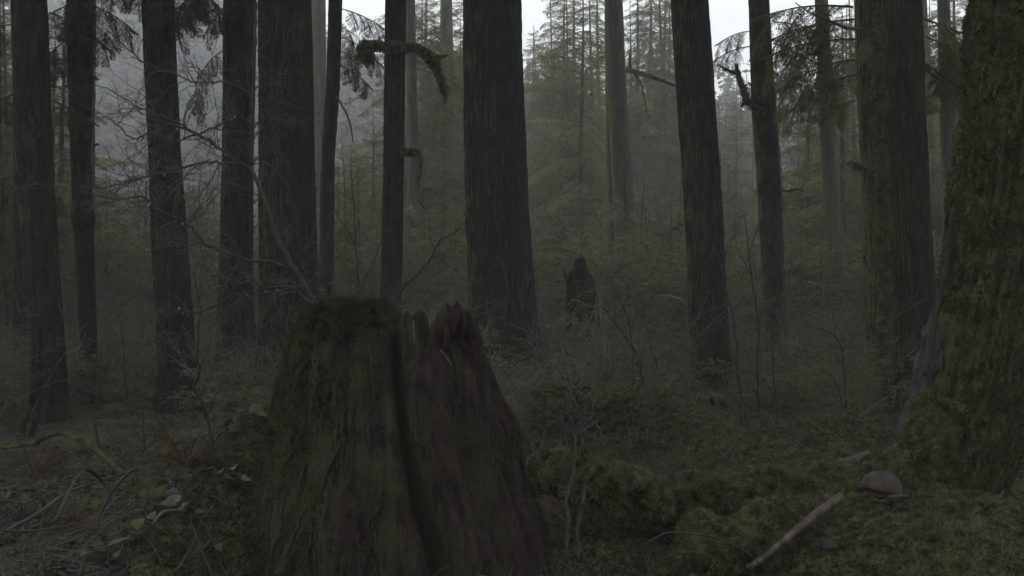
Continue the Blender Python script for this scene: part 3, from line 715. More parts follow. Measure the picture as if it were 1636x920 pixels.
# the broad left shoulder behind and the hollow top
ringsV = [SV.reshape(-1, 3)]
top = SV[-1]; cen = np.array([P(600, 0, DS)[0], DS + 0.35, 0])
solid = np.exp(-((top[:, 0] - P(550, 0, DS)[0]) / 0.30) ** 2)
nr = rows
for f, dz in ((.97, 0.0), (.93, .02), (.88, .10), (.75, .2), (.5, .28), (.25, .3), (.03, .3)):
    ring = top.copy(); ring[:, :2] = cen[:2] + (top[:, :2] - cen[:2]) * f
    xx = ring[:, 0]; sol = np.exp(-((xx - P(548, 0, DS)[0]) / 0.19) ** 4)
    zt2 = np.interp(xx, sx, sz_)
    ring[:, 2] = np.where(f > .92, top[:, 2] - dz, (zt2 - 0.02) * sol + (np.minimum(zt2, 1.33) - dz) * (1 - sol)) + 0.02 * fbm(xx * 9, ring[:, 1] * 9, f, 81, 3)
    ringsV.append(ring); nr += 1
SVf = np.concatenate(ringsV); SF = grid_faces(nr, seg, True)
sroot_loc = np.array([P(622, 0, DS)[0], DS + 0.35, G(P(622, 0, DS)[0], DS + .35)])
stump = empty('tree_stump', sroot_loc, 'massive rotten stump in the foreground with a mossy cap, split side and jagged reddish top', 'tree stump')
mb = MB(); mb.add(SVf - sroot_loc, SF)
mb.obj('stump_wood', [STUMP_M], stump)
def smask(c, n):
    px = c[:, 0] / DS * FPX + CX
    capm = np.exp(-((c[:, 0] - P(548, 0, DS)[0]) / .20) ** 4) * np.clip((c[:, 2] - 1.28) / .2, 0, 1) ** 2 * 12 * np.clip(.5 + fbm(c[:, 0] * 7, c[:, 1] * 7, c[:, 2] * 7, 19, 2) * 1.5, .05, 2)
    left = np.clip((640 - px) / 170, 0, 1) * 1.0
    return (capm + left * np.clip(fbm(c[:, 0] * 4, c[:, 1] * 4, c[:, 2] * 2, 9, 3) + .35, 0, 1)) * np.where(n[:, 1] < 0.5, 1, .3)
tv, tf = tufts(SVf, SF, 26000, 0.024, 12, smask, droop=0.2)
mb = MB(); mb.add(tv - sroot_loc, tf)
tag(mb.obj('moss', [STUMP_T], stump, False), kind='stuff')['label'] = 'moss cap and moss coat'
# rotting strands and bark ridges running down the sides
mb = MB(); rng = np.random.default_rng(14)
for k in range(230):
    j = int(rng.integers(seg)); i0 = int(rng.integers(5, 150)); ln = int(rng.integers(18, 60)); i1 = min(rows - 4, i0 + ln)
    if math.sin(th[j]) > .35: continue
    jj = (j + np.round(np.cumsum(rng.normal(0, .55, i1 - i0)))).astype(int) % seg
    pts = SV[np.arange(i0, i1), jj][::3]
    if len(pts) < 4: continue
    kx = np.exp(-((jj[0] * 0) ** 2)); out = pts - np.array([cen[0], cen[1], 0]) * [1, 1, 0] - [0, 0, 0]
    out[:, 2] = 0; out /= np.linalg.norm(out, axis=1)[:, None]
    w = rng.uniform(.005, .017)
    add_tube(mb, pts + out * w * .25 - sroot_loc, w * np.sin(np.linspace(.15, 3.0, len(pts))), 6, 0, .4, k)
mb.obj('wood_strands', [STUMP_M], stump)
# red splintered wood on the right crest
mb = MB(); rng = np.random.default_rng(3)
for k in range(34):
    px = rng.uniform(697, 762); py = np.interp(px, tp[:, 0], tp[:, 1]) + rng.uniform(2, 38)
    p = P(px, py, DS - 0.02 - 0.1 * rng.random()) + np.array([0, .1, 0])
    h = rng.uniform(.02, .075); tip = p + np.array([rng.normal(0, .012), rng.normal(0, .02), h])
    add_tube(mb, np.array([p - [0, 0, .05], (p + tip) / 2, tip]) - sroot_loc, [.018, .014, .002], 5, 0, .3, k)
mb.obj('splinters', [mat('red_rotten_wood', (0.018, 0.012, 0.010), (0.065, 0.038, 0.031), 20, 6, .9, .5, 60)], stump)['label'] = 'reddish splintered crest'
for k, (a_, b_, r_) in enumerate([((703, 557), (722, 583), .008), ((660, 512), (662, 548), .005)]):
    mb = MB(); add_tube(mb, np.array([P(*a_, DS - .22), (P(*a_, DS - .22) + P(*b_, DS - .24)) / 2, P(*b_, DS - .25)]) - sroot_loc, [r_ * .6, r_, r_ * .5], 5)
    mb.obj('wood_sliver', [RUSTWOOD], stump)

# ------------------------------------------------------------------ broken snag in the mid distance
DG = 15.5
gp = np.array([(905, 470), (906, 432), (899, 425), (908, 446), (914, 430), (917, 440), (921, 414), (927, 411), (934, 412), (939, 436), (944, 441), (949, 462), (952, 480), (958, 520)], float)
sgx = np.linspace(903, 950, 14)
gseg = 120; gth = np.linspace(0, 2 * math.pi, gseg, endpoint=False)
gl = [(560, 896), (520, 904), (460, 907), (430, 904), (400, 908)]; gr = [(560, 972), (520, 960), (460, 950), (430, 941), (400, 934)]
def gedge(z):
    py = CY + (EYE - z) / DG * FPX
    return ((np.interp(py, [p[0] for p in gl[::-1]], [p[1] for p in gl[::-1]]) - CX) / FPX * DG, (np.interp(py, [p[0] for p in gr[::-1]], [p[1] for p in gr[::-1]]) - CX) / FPX * DG)
gtx = np.array([900, 904, 908, 911, 914, 917, 920, 926, 933, 936, 940, 945, 950, 955], float); gty = np.array([426, 440, 452, 436, 448, 428, 414, 411, 413, 430, 437, 443, 462, 470], float)
gz = np.full(gseg, 1.8)
for _ in range(10):
    a, b = gedge(gz); X = (a + b) / 2 + np.cos(gth) * (b - a) / 2
    gz = EYE - (np.interp(X / DG * FPX + CX, gtx, gty) - CY) / FPX * DG
gz = gz + .08 * fbm(np.cos(gth) * 12, np.sin(gth) * 12, 1, 5, 3)
gq = np.linspace(0, 1, 60)[:, None]; zb2 = EYE - (560 - CY) / FPX * DG
Zg = zb2 + gq * (gz[None] - zb2); a, b = gedge(Zg); Tg = np.repeat(gth[None], 60, 0)
Rg = (b - a) / 2 + .03 * (1 - 2 * np.abs(fbm(np.cos(Tg) * 6, np.sin(Tg) * 6, Zg * .8, 61, 3))) - .01
GV = np.stack([(a + b) / 2 + np.cos(Tg) * Rg, DG + np.sin(Tg) * Rg, Zg], -1)
inner = GV[-1].copy(); inner[:, :2] = inner[:, :2].mean(0) + (inner[:, :2] - inner[:, :2].mean(0)) * .75; inner[:, 2] -= .25
inner2 = inner.copy(); inner2[:, :2] = inner2[:, :2].mean(0) + (inner2[:, :2] - inner2[:, :2].mean(0)) * .05; inner2[:, 2] = inner2[:, 2].min() - .1
GVf = np.concatenate([GV.reshape(-1, 3), inner, inner2])
mb = MB(); loc = np.array([P(930, 0, DG)[0], DG, G(P(930, 0, DG)[0], DG)]); mb.add(GVf - loc, grid_faces(62, gseg, True))
add_tube(mb, np.array([P(908, 452, DG - .1), P(903, 436, DG - .1), P(899, 426, DG - .1)]) - loc, [.03, .022, .008], 5)
add_tube(mb, np.array([P(915, 448, DG - .15), P(914, 430, DG - .15)]) - loc, [.02, .006], 5)
snag = mb.obj('broken_snag', [mat('rotten_snag_wood', (0.010, 0.008, 0.007), (0.058, 0.042, 0.036), 14, 6, .95, .9, 26)]); snag.location = loc
tag(snag, 'broken off dark brown snag with a jagged top standing in the green brush', 'snag')

# ------------------------------------------------------------------ young conifers in the mist
def zones():
    """px range, top py range, distance range, how many"""
    return [(0, 24, -60, 20, 14, 20, 3), (78, 108, -20, 130, 16, 24, 3), (150, 236, 250, 330, 17, 26, 8), (284, 352, 230, 320, 18, 28, 5), (536, 606, 210, 330, 16, 26, 7), (548, 604, 150, 260, 30, 42, 2),
            (650, 742, -120, 60, 26, 44, 8), (650, 745, 280, 380, 17, 24, 5), (838, 905, 25, 95, 38, 56, 7), (1150, 1196, 95, 170, 44, 60, 4), (846, 880, 230, 330, 32, 46, 3), (878, 966, -140, 20, 24, 44, 7), (850, 975, 300, 400, 19, 27, 6), (1005, 1085, -120, 20, 25, 46, 8), (1015, 1090, 260, 380, 18, 25, 5),
            (1146, 1200, 120, 220, 30, 46, 4), (1160, 1215, 330, 400, 18, 26, 3), (1250, 1310, 120, 220, 24, 38, 5), (1256, 1320, 330, 400, 17, 25, 3), (1340, 1375, -60, 120, 22, 36, 5), (1480, 1545, -60, 80, 22, 34, 5), (1560, 1700, -60, 60, 18, 30, 4),
            (-160, -10, -60, 60, 14, 26, 6)]
names = [(-200, 0, 'outside the left edge'), (0, 24, 'left of the first trunk'), (78, 108, 'right of the first trunk'), (150, 236, 'left of the twig tangle'),
         (284, 352, 'behind the bare twigs'), (536, 606, 'left of the mossy limbed trunk'), (650, 745, 'left of the thickest trunk'),
         (846, 1000, 'behind the broken snag'), (1000, 1095, 'right of the greyish leaning trunk'), (1145, 1220, 'by the forked dead branch'),
         (1249, 1325, 'left of the pale barkless trunk'), (1325, 1380, 'right of the pale barkless trunk'), (1478, 1555, 'left of the huge mossy trunk'), (1555, 1800, 'behind the huge mossy trunk')]
rng = np.random.default_rng(17)
nconf = 0; YC = []
for (xa, xb, ya, yb, da, db, cnt) in zones():
    for k in range(cnt):
        px = xa + (xb - xa) * (k + rng.random()) / cnt; d = rng.uniform(da, db); py = rng.uniform(ya, yb)
        x = P(px, 0, d)[0]; zg = G(x, d); H = EYE - (py - CY) / FPX * d - zg
        j = int(np.argmin([abs(math.log(H / pr[3])) + 0.25 * rng.random() for pr in conifer_protos]))
        cm1, cm2, tm, H0 = conifer_protos[j]; s = H / H0
        hw = 'short feathery' if py > 340 else ('young drooping' if py > 200 else ('half grown' if py > 90 else 'tall slender'))
        dw = 'dimly seen' if d > 33 else ('misty' if d > 24 else 'green')
        where = next((n for a_, b_, n in names if a_ <= px <= b_), 'in the mist')
        root = empty('young_conifer', (x, d, zg), f'{hw} {dw} hemlock {where}', 'tree', f'{hw} {dw} hemlocks {where}'); YC.append((px, root))
        root.rotation_euler = (rng.normal(0, .02), rng.normal(0, .02), rng.uniform(0, 6.28)); root.scale = (s * rng.uniform(.9, 1.15),) * 2 + (s,)
        link('trunk', tm, root); link('crown', cm1, root)
        nconf += 1

bylab = {}
for px, o in YC: bylab.setdefault(o['label'], []).append((px, o))
for lab, lst in bylab.items():
    if len(lst) < 2: continue
    lst.sort(key=lambda q: q[0]); w = {2: ['left', 'right'], 3: ['left', 'middle', 'right']}.get(len(lst), ['first', 'second', 'third', 'fourth', 'fifth', 'sixth', 'seventh', 'eighth', 'ninth', 'tenth', 'eleventh', 'twelfth'])
    for q, (px, o) in enumerate(lst):
        o['label'] = (lab + ', ' + (w[q] + ' one' if len(lst) < 4 else w[q] + ' from left'))
# the same tall wood goes on unseen round the viewer, added to shade the foreground
rng = np.random.default_rng(29)
tm = MB(); zz = np.linspace(-.5, 20, 40)
V, Q, T_ = tube(np.stack([.1 * np.sin(zz * .3), .1 * np.cos(zz * .2), zz], 1), np.interp(zz, [-.5, .6, 20], [.5, .34, .12]), 40, .1, 3)
tm.add(V, Q); around_trunk = tm.mesh('trunk', [BARK_D])
spots = [(-8.5, 7), (8.6, 8.5), (-11, 13), (13, 14), (-6, 1.5), (6.5, 2.0), (-10, -2), (10.5, -3), (-4, -4), (3.5, -5), (0.2, -8.5), (-7.5, -8), (7.5, -9), (-14, 4), (14.5, 5), (-17, 11), (18, 11), (-3.5, -13), (5, -14), (-12, -12), (12, -13),
         (-16, -6), (16, -6), (-19, 17), (20, 18)]
for k, (x, y) in enumerate(spots):
    side = 'left of' if x < 0 else 'right of'; where = 'behind the viewer' if y < 0 else 'outside the picture'
    root = empty('conifer_tree', (x, y, G(x, y)), f'tall dark unseen shade conifer {side} and {where}, ' + ['first', 'second', 'third', 'fourth', 'fifth', 'sixth', 'seventh', 'eighth'][sum(1 for a_, b_ in spots[:k] if (a_ < 0) == (x < 0) and (b_ < 0) == (y < 0))] + ' of them', 'tree', f'unseen shade conifers {side} and {where}')
    root.rotation_euler = (rng.normal(0, .02), rng.normal(0, .02), k * 1.7)
    link('trunk', around_trunk, root)
    c = link('crown', big_crown, root); c.location = (0, 0, 6.5 + rng.uniform(0, 2)); c.rotation_euler = (0, 0, k); c.scale = (1.05, 1.05, 1.0)

# ------------------------------------------------------------------ far wooded hillside (one mass in the fog)
rng = np.random.default_rng(23)
mb = MB()
N = 1900
for k in range(N):
    d = 62 + 125 * rng.random() ** 0.9; px = rng.uniform(-350, 2000); x = P(px, 0, d)[0]
    zg = float(ground(np.array([x]), np.array([d]), False)[0]) - .5
    H = rng.uniform(7, 13); R0 = H * rng.uniform(.16, .24)
    if d < 75: H *= .8
    n = 46; qq = rng.random(n) ** 0.8; az = rng.random(n) * 6.283; L = R0 * (1 - qq) * rng.uniform(.7, 1.2, n) + .25
    z = zg + H * (0.1 + .9 * qq)
    ca, sa = np.cos(az), np.sin(az)
    w = L * .45 + .12
    base = np.stack([x + 0 * ca, d + 0 * sa, z + .15 * L], 1)
    m1 = np.stack([x + ca * L * .6 - sa * w, d + sa * L * .6 + ca * w, z - .1 * L], 1)
    m2 = np.stack([x + ca * L * .6 + sa * w, d + sa * L * .6 - ca * w, z - .1 * L], 1)
    tip = np.stack([x + ca * L, d + sa * L, z - .45 * L], 1)
    V = np.stack([base, m1, tip, m2], 1).reshape(-1, 3)
    mb.add(V, np.arange(n * 4).reshape(-1, 4))
    add_tube(mb, np.array([[x, d, zg - .5], [x, d, zg + H * .95]]), [H * .012, .03], 3, 1, cap=False)
tag(mb.obj('far_forest', [FAR_N, BARK_G], None, False), 'fog grey mass of conifers covering the hillside beyond the near trees', 'forest', kind='stuff')

# ------------------------------------------------------------------ undergrowth
def bare_bush(seed, h=1.4, n=7):
    rng = np.random.default_rng(seed); mb = MB()
    for k in range(n):
        a = rng.uniform(0, 6.28)
        grow(mb, (rng.normal(0, .08), rng.normal(0, .08), -.05), (math.cos(a) * .5, math.sin(a) * .5, 1), h * rng.uniform(.6, 1.1), .006, 2, rng, 3, 0, .3, (3, 5), .02, 5, None, .45)
    return mb
def leafy_bush(seed, h=.8, n=9):
    rng = np.random.default_rng(seed); mb = MB()
    for k in range(n):
        a = k * 2.4; L = h * rng.uniform(.7, 1.2)
        V, F, A = bough(L, L * .34, 12, 8, .032, rng.uniform(.3, .8), seed * 13 + k, hang=.2, up=.7)
        mb.add(xf(V, a, rng.normal(-.2, .3), rng.normal(0, .3), 1, (0, 0, rng.uniform(0, .25))), F, 1)
        add_tube(mb, xf(A, a, -.1, 0, 1, (0, 0, 0)), np.linspace(.006, .002, 6), 3, 0, cap=False)
    return mb
protosA = [bare_bush(600 + k, 1.1 + .25 * (k % 3), 6) for k in range(5)]
protosB = [leafy_bush(640 + k, .6 + .15 * (k % 3), 9) for k in range(6)]
TRUNK_XY = [((TREE_AX[k][0][0][10]), TREE_AX[k][1]) for k in ORDER]
def scatter(protos, pts, rng, smin, smax):
    out = MB(); arr = [pr.arrays() for pr in protos]
    for (x, y) in pts:
        V, fs = arr[rng.integers(len(arr))]
        s = rng.uniform(smin, smax); a = rng.uniform(0, 6.28)
        W = xf(V, a, rng.normal(0, .08), rng.normal(0, .08), s, (x, y, G(x, y) - .03))
        n0 = out.n; out.v.append(W); out.n += len(W)
        for f, m in fs: out.f.append((f + n0, m))
    return out
def wedge(n, d0, d1, rng, pw=1.0, keep=None, x0=-120, x1=1760):
    pts = []
    while len(pts) < n:
        d = d0 + (d1 - d0) * rng.random() ** pw; px = rng.uniform(x0, x1); x = P(px, 0, d)[0]
        if keep is None or keep(x, d, px): pts.append((x, d))
    return pts
rng = np.random.default_rng(31)
FEET = [(t['p'][-2][1] - 12, t['p'][-2][2] + 12, t['d']) for k_, t in TREES.items() if k_ in ('t1', 't2', 't3', 't8', 't11', 't12', 't15', 't16', 't17', 't18', 't19')] + [(895, 965, 15.5)]
def clear(px, d):
    return not any(a_ < px < b_ and dt - 4.5 < d < dt + .1 for a_, b_, dt in FEET)
keepA = lambda x, d, px: clear(px, d) and not (d < 9.2 and px > 1180) and not (d < 8 and 300 < px < 900) and not (d < 8.9 and px < 260)
b1 = scatter(protosB, wedge(480, 8.2, 17, rng, 1.0, keepA), rng, .5, 1.05)
tag(b1.obj('undergrowth', [TWIG_B, BRUSH], None, False), 'tangled grey green brush covering the forest floor between the trunks', 'undergrowth', kind='stuff')
b2 = scatter(protosA, wedge(170, 8.0, 18, rng, 1.0, keepA), rng, .55, 1.05)
tag(b2.obj('bare_undergrowth', [TWIG_B, BRUSH], None, False), 'thicket of thin leafless stems standing in the brush between the trunks', 'undergrowth', kind='stuff')
b3 = scatter(protosB, wedge(430, 16, 36, rng, 1.0, lambda x, d, px: clear(px, d)), rng, 1.3, 3.0)
tag(b3.obj('distant_undergrowth', [TWIG_B, BRUSH], None, False), 'pale misty green undergrowth below the young conifers', 'undergrowth', kind='stuff')

# green shrubs one can pick out
shrub_green = []
for k in range(3):
    pr = leafy_bush(660 + k, .9, 14); shrub_green.append(pr.mesh('shrub_sprays', [TWIG_B, NEEDLE], False))
for k, (px, d, s_, lb) in enumerate([(935, 14.4, .75, 'drooping green hemlock shrub right in front of the broken snag'), (1010, 16.5, .9, 'feathery shrub at the foot of the greyish leaning trunk'), (880, 12.6, .7, 'green shrub right of the thickest trunk foot'),
        (1050, 12.5, .8, 'leafy shrub just left of the big dark leaning trunk'), (1190, 13.0, .7, 'leafy shrub between the big leaning trunk and the forked branch trunk'), (1290, 13.5, .8, 'green shrub left of the pale barkless trunk foot'),
        (1365, 12.0, .6, 'low green shrub left of the mossy close pair of trunks'), (700, 13.0, .9, 'green shrub showing above the notch in the stump'), (575, 14.0, 1.0, 'green shrub beyond the mossy cap of the stump'),
        (330, 12.5, .8, 'green shrub between the dark trunk behind the twigs and its right neighbour'), (205, 12.0, .9, 'green shrub in the wide gap left of the twig tangle'), (90, 11.5, .7, 'green shrub right of the leftmost trunk'),
        (15, 10.5, .8, 'green shrub at the left edge beside the leftmost trunk'), (1525, 14, .7, 'small green shrub just left of the huge mossy trunk'), (820, 9.6, .5, 'low mossy green shrub against the right shoulder of the stump')]):
    x = P(px, 0, d)[0]; root = empty('green_shrub', (x, d, G(x, d) - .03), lb, 'shrub', 'green shrubs between the trunks'); root.scale = (s_ * 1.3,) * 3; root.rotation_euler = (0, 0, k * 1.9)
    link('sprays', shrub_green[k % 3], root)

# fallen fine litter and twigs on the near ground
mb = MB(); rng = np.random.default_rng(41)
for k in range(1500):
    d = rng.uniform(4.6, 10); px = rng.uniform(-60, 1700); x = P(px, 0, d)[0]
    if 1180 < px < 1700 and d < 8 and rng.random() < .85: continue
    a = rng.uniform(0, 3.14); L = rng.uniform(.08, .5) * (1.3 if px < 400 else .8)
    n = 5; t = np.linspace(-.5, .5, n)
    xs = x + math.cos(a) * L * t + rng.normal(0, .01, n); ys = d + math.sin(a) * L * t + rng.normal(0, .01, n)
    zs = ground(xs, ys) + np.abs(rng.normal(.01, .02)) + np.linspace(0, rng.uniform(0, .12), n)
    add_tube(mb, np.stack([xs, ys, zs], 1), rng.uniform(.0015, .0045), 3, 0, cap=False)
tag(mb.obj('fallen_twigs', [TWIG], None), 'litter of thin fallen twigs scattered over the near forest floor', 'twigs', kind='stuff')
mb = MB()
cnt = 5200
d = rng.uniform(4.5, 9, cnt); px = np.where(rng.random(cnt) < .72, rng.uniform(-80, 420, cnt), rng.uniform(840, 1640, cnt)); x = (px - CX) / FPX * d
sz = rng.uniform(.01, .035, (cnt, 1)); c = np.stack([x, d, ground(x, d) + .012], 1)
u = rng.normal(size=(cnt, 3)) * [1, 1, .3]; u /= np.linalg.norm(u, axis=1)[:, None]; w = np.cross(u, rng.normal(size=(cnt, 3)) * .3 + [0, 0, 1]); w /= np.linalg.norm(w, axis=1)[:, None]
V = np.stack([c - u * sz, c + w * sz * .5 + [0, 0, .004], c + u * sz, c - w * sz * .5], 1).reshape(-1, 3)
mb.add(V, np.arange(cnt * 4).reshape(-1, 4))
tag(mb.obj('leaf_litter', [LITTER_M], None, False), 'brown dead leaf litter on the path and slope at lower left', 'leaf litter', kind='stuff')

# moss carpet on the near ground
gxx = np.linspace(-4.6, 4.6, 330); gyy = np.linspace(4.2, 11.5, 300); AX, AY = np.meshgrid(gxx, gyy)
GVn = np.stack([AX, AY, ground(AX, AY)], -1).reshape(-1, 3); GFn = grid_faces(300, 330)
def gmask(c, n):
    x, y = c[:, 0], c[:, 1]; px = x / y * FPX + CX
    near = np.exp(-np.maximum(y - 6, 0) / 3)
    m = np.clip(fbm(x * 1.4, y * 1.4, 0, 88, 3) * 1.6 + .55, 0.03, 1)
    m = np.where(px > 1080, np.maximum(m, .75) * 1.7, m)
    m = np.where((px < 200) & (y < 7.5), m * .12, m); m = np.where((px > 220) & (px < 440), m * 2.6, m)
    return m * near * (np.abs(px - 818) < 900)
tv, tf = tufts(GVn, GFn, 120000, 0.025, 15, gmask, droop=-.1, blades=3, wid=.4)
mb = MB(); mb.add(tv, tf)
tag(mb.obj('moss_carpet', [MOSS_T], None, False), 'soft green feather moss carpeting the ground on both sides of the stump', 'moss', kind='stuff')

# ------------------------------------------------------------------ mossy logs and lumps
def log(name, pts, rads, label, m, cat='log', tuft=0, tsize=.03, sides=26, lump=.22, seed=0, endcap=None, group=None):
    pts = smooth_line(pts, 8); rad = np.interp(np.linspace(0, 1, len(pts)), np.linspace(0, 1, len(rads)), rads)
    c = pts.mean(0); loc = np.array([c[0], c[1], (pts[:, 2] - rad).min()])
    mb = MB(); add_tube(mb, pts - loc, rad, sides, 0, lump, seed)
    V = np.concatenate(mb.v); F = np.concatenate([f for f, _ in mb.f if f.shape[1] == 4])
    if not tuft and not endcap:
        o = mb.obj(name, [m]); o.location = loc
        return tag(o, label, cat, group)
    root = empty(name, loc, label, cat, group)
    mb.obj('log_body', [m], root)
    if tuft:
        tv, tf = tufts(V, F, tuft, tsize, seed + 1, lambda c, n: np.where(n[:, 2] * np.sign(1) > -.2, 1, .25) * np.clip(fbm(c[:, 0] * 5, c[:, 1] * 5, c[:, 2] * 5, seed, 3) + .6, .05, 1), droop=.45)
        t = MB(); t.add(tv, tf); tag(t.obj('moss', [MOSS_T], root, False), kind='stuff')
    if endcap:
        p, nrm, r = endcap
        nrm = np.array(nrm, float); nrm /= np.linalg.norm(nrm)
        t = MB(); add_tube(t, np.array([p - nrm * .02, p + nrm * .006]) - loc, [r, r * .97], 22)
        t.obj('cut_end', [ENDWOOD], root)
    return root
log('mossy_log', [P(905, 790, 6.6), P(960, 787, 6.6), P(1060, 800, 6.6), P(1160, 796, 6.7), P(1260, 794, 6.8), P(1330, 802, 7.0)], [.09, .15, .11, .13, .13, .08],
    'thick log buried in bright green feather moss above the dark hollow right of the stump', MOSS_M, tuft=16000, tsize=.04, seed=51, lump=.75)
log('mossy_log', [P(830, 765, 7.2), P(880, 755, 7.3), P(930, 755, 7.5), P(975, 770, 7.7)], [.10, .13, .12, .06],
    'short moss topped log close to the right flank of the stump', MOSS_M, tuft=4500, tsize=.035, seed=53, lump=.6)
log('fallen_log', [P(862, 728, 7.35), P(890, 722, 7.35), P(918, 727, 7.4)], [.02, .035, .02], 'pale grey curved piece of wet wood lying on the short mossy log', GREYWOOD, 'wood', sides=12, lump=.2, seed=3)
log('fallen_log', [P(968, 760, 7.2), P(990, 752, 7.2), P(1012, 747, 7.2), P(1025, 752, 7.2)], [.008, .014, .022, .012], 'small whitish splinter of wood on the bright mossy log', GREYWOOD, 'wood', sides=10, lump=.3, seed=4)
log('mossy_log', [P(850, 660, 9.0), P(950, 650, 9.0), P(1060, 672, 9.2), P(1180, 690, 9.6), P(1260, 690, 9.9)], [.12, .20, .2, .17, .1],
    'long mossy log lying among the brush behind the bright green log', MOSS_M, tuft=9000, tsize=.045, seed=57, lump=.7)
log('mossy_log', [P(1275, 760, 7.8), P(1320, 746, 8.0), P(1360, 735, 8.2), P(1386, 724, 8.3)], [.015, .028, .032, .022], 'dark broken log end poking from the brush left of the huge mossy trunk', GREYWOOD, seed=59, lump=.3)
log('mossy_log', [P(1278, 782, 7.4), P(1310, 770, 7.5), P(1350, 752, 7.6)], [.010, .018, .012], 'thin dark reddish log below the broken log end', RUSTWOOD, seed=60, lump=.2)
# rounded mossy knob
def lumpobj(name, px, py, d, rx, ry, rz, m, label, cat, seed, tuft=0, amp=.22, n=40, group=None, sink=.3):
    th = np.linspace(0, math.pi, n); ph = np.linspace(0, 2 * math.pi, n * 2, endpoint=False)
    TH, PH = np.meshgrid(th, ph, indexing='ij')
    D = np.stack([np.sin(TH) * np.cos(PH), np.sin(TH) * np.sin(PH), np.cos(TH)], -1)
    s = 1 + amp * fbm(D[..., 0] * 1.6 + seed, D[..., 1] * 1.6, D[..., 2] * 1.6, seed, 4)
    V = (D * s[..., None] * [rx, ry, rz]).reshape(-1, 3)
    p = P(px, py, d); loc = p - np.array([0, 0, rz * sink])
    F = grid_faces(n, n * 2, True)
    mb = MB(); mb.add(V + [0, 0, rz * sink], F)
    if not tuft:
        o = mb.obj(name, [m]); o.location = loc; return tag(o, label, cat, group)
    root = empty(name, loc, label, cat, group); mb.obj('body', [m], root)
    tv, tf = tufts(V, F[:, [0, 3, 2, 1]], tuft, .022, seed, lambda c, n_: np.clip(c[:, 2] / rz + .6, .05, 1), droop=.3)
    t = MB(); t.add(tv + [0, 0, rz * sink], tf); tag(t.obj('moss', [MOSS_T], root, False), kind='stuff')
    return root
lumpobj('round_log', 1118, 862, 5.9, .115, .15, .15, mat('knob_moss', (.045, .048, .025), (.10, .10, .06), 12, 1, .9, .6, 50, c3=(.11, .08, .065)), 'round smooth mossy knob of wood beside the dark hollow', 'log', 62, tuft=1300, amp=.15)
log('mossy_log', [P(1108, 885, 5.75), P(1160, 870, 5.9), P(1260, 845, 6.15), P(1350, 830, 6.5)], [.08, .13, .15, .10], 'moss buried log running right from the round knob', MOSS_M, tuft=6500, tsize=.035, seed=63, lump=.6)
for k, (px, py, w, lb) in enumerate([(1303, 838, .045, 'grey stone beside the peeled stick'), (1328, 850, .05, 'flat brownish stone in the moss just right of the peeled stick'), (1372, 822, .035, 'stone half sunk in the moss below the rusty wood dome'),
                                     (1330, 872, .055, 'lowest pale stone in the moss right of the stick'), (1262, 880, .05, 'dull stone just left of the stick foot')]):
    x = P(px, 0, 5.6)[0]
    # find the ground where this pixel falls
    dd = np.linspace(4.8, 8, 600); zz = ground((px - CX) / FPX * dd, dd); pz = EYE - (py - CY) / FPX * dd
    i = int(np.argmax(zz >= pz)); dq = dd[i]
    lumpobj('stone', px, py, dq, w * 1.3, w, w * .6, STONE, lb, 'stone', 70 + k, amp=.3, n=16, group='stones sunk in the moss')

def on_ground(px, py, lo=4.6, hi=14, lift=0.0):
    dd = np.linspace(lo, hi, 1500); zz = ground((px - CX) / FPX * dd, dd) + lift; pz = EYE - (py - CY) / FPX * dd
    i = int(np.argmax(zz >= pz)); i = i if zz[i] >= pz[i] else 0
    return P(px, py, dd[i])

# rusty dome of wood lying hollow side down on the mossy root
pd = on_ground(1408, 792, lift=.03); dq = min(pd[1], 6.0)
root = empty('wood_dome', P(1408, 793, dq), 'rusty brown dome of wood with a dark hollow under it, near the huge trunk', 'wood')
n1, n2 = 26, 60; th = np.linspace(0.0, 1.0, n1); ph = np.linspace(0, 2 * math.pi, n2, endpoint=False)
TH, PH = np.meshgrid(th, ph, indexing='ij')
hgt = .118; rad = np.sin(TH * math.pi / 2) ** .8
Xd = rad * np.cos(PH) * .112 + .02 * (1 - TH); Yd = rad * np.sin(PH) * .09
Zd = hgt * np.cos(TH * math.pi / 2) ** .7 * (1 + .25 * np.clip(Xd / .11, -1, .5) * TH) + .02 - .028 * (Xd / .11) * TH + .006 * fbm(Xd * 40, Yd * 40, TH * 2, 5, 3)
k_ = 1 + .05 * np.sin(PH * 9 + 1) * TH
outer = np.stack([Xd * k_, Yd * k_, Zd], -1).reshape(-1, 3); inn = outer * [.92, .92, .92]; inn = inn[::-1].reshape(-1, 3)
innr = (np.stack([Xd * k_, Yd * k_, Zd], -1) * .92)[::-1].reshape(-1, 3)
mb = MB(); mb.add(np.vstack([outer, innr]), grid_faces(n1 * 2, n2, True)); mb.obj('shell', [mat('rusty_bark_shell', (0.026, 0.016, 0.012), (0.12, 0.080, 0.062), 16, 1.5, .45, 1.0, 50, c3=(.075, .035, .026), spec=.6)], root); root.rotation_euler = (-.22, 0, 0)
mb = MB(); add_tube(mb, np.array([[.0, -.10, -.005], [.06, -.11, .0], [.115, -.10, .003]]), [.008, .012, .006], 7, 0, .3, 3); mb.obj('splinter', [GREYWOOD], root)
mb = MB(); add_tube(mb, np.array([[-.085, -.11, -.02], [-.04, -.12, -.026], [.0, -.12, -.03]]), [.003, .005, .002], 6, 0, .2, 3); mb.obj('splinter', [STICKM], root)

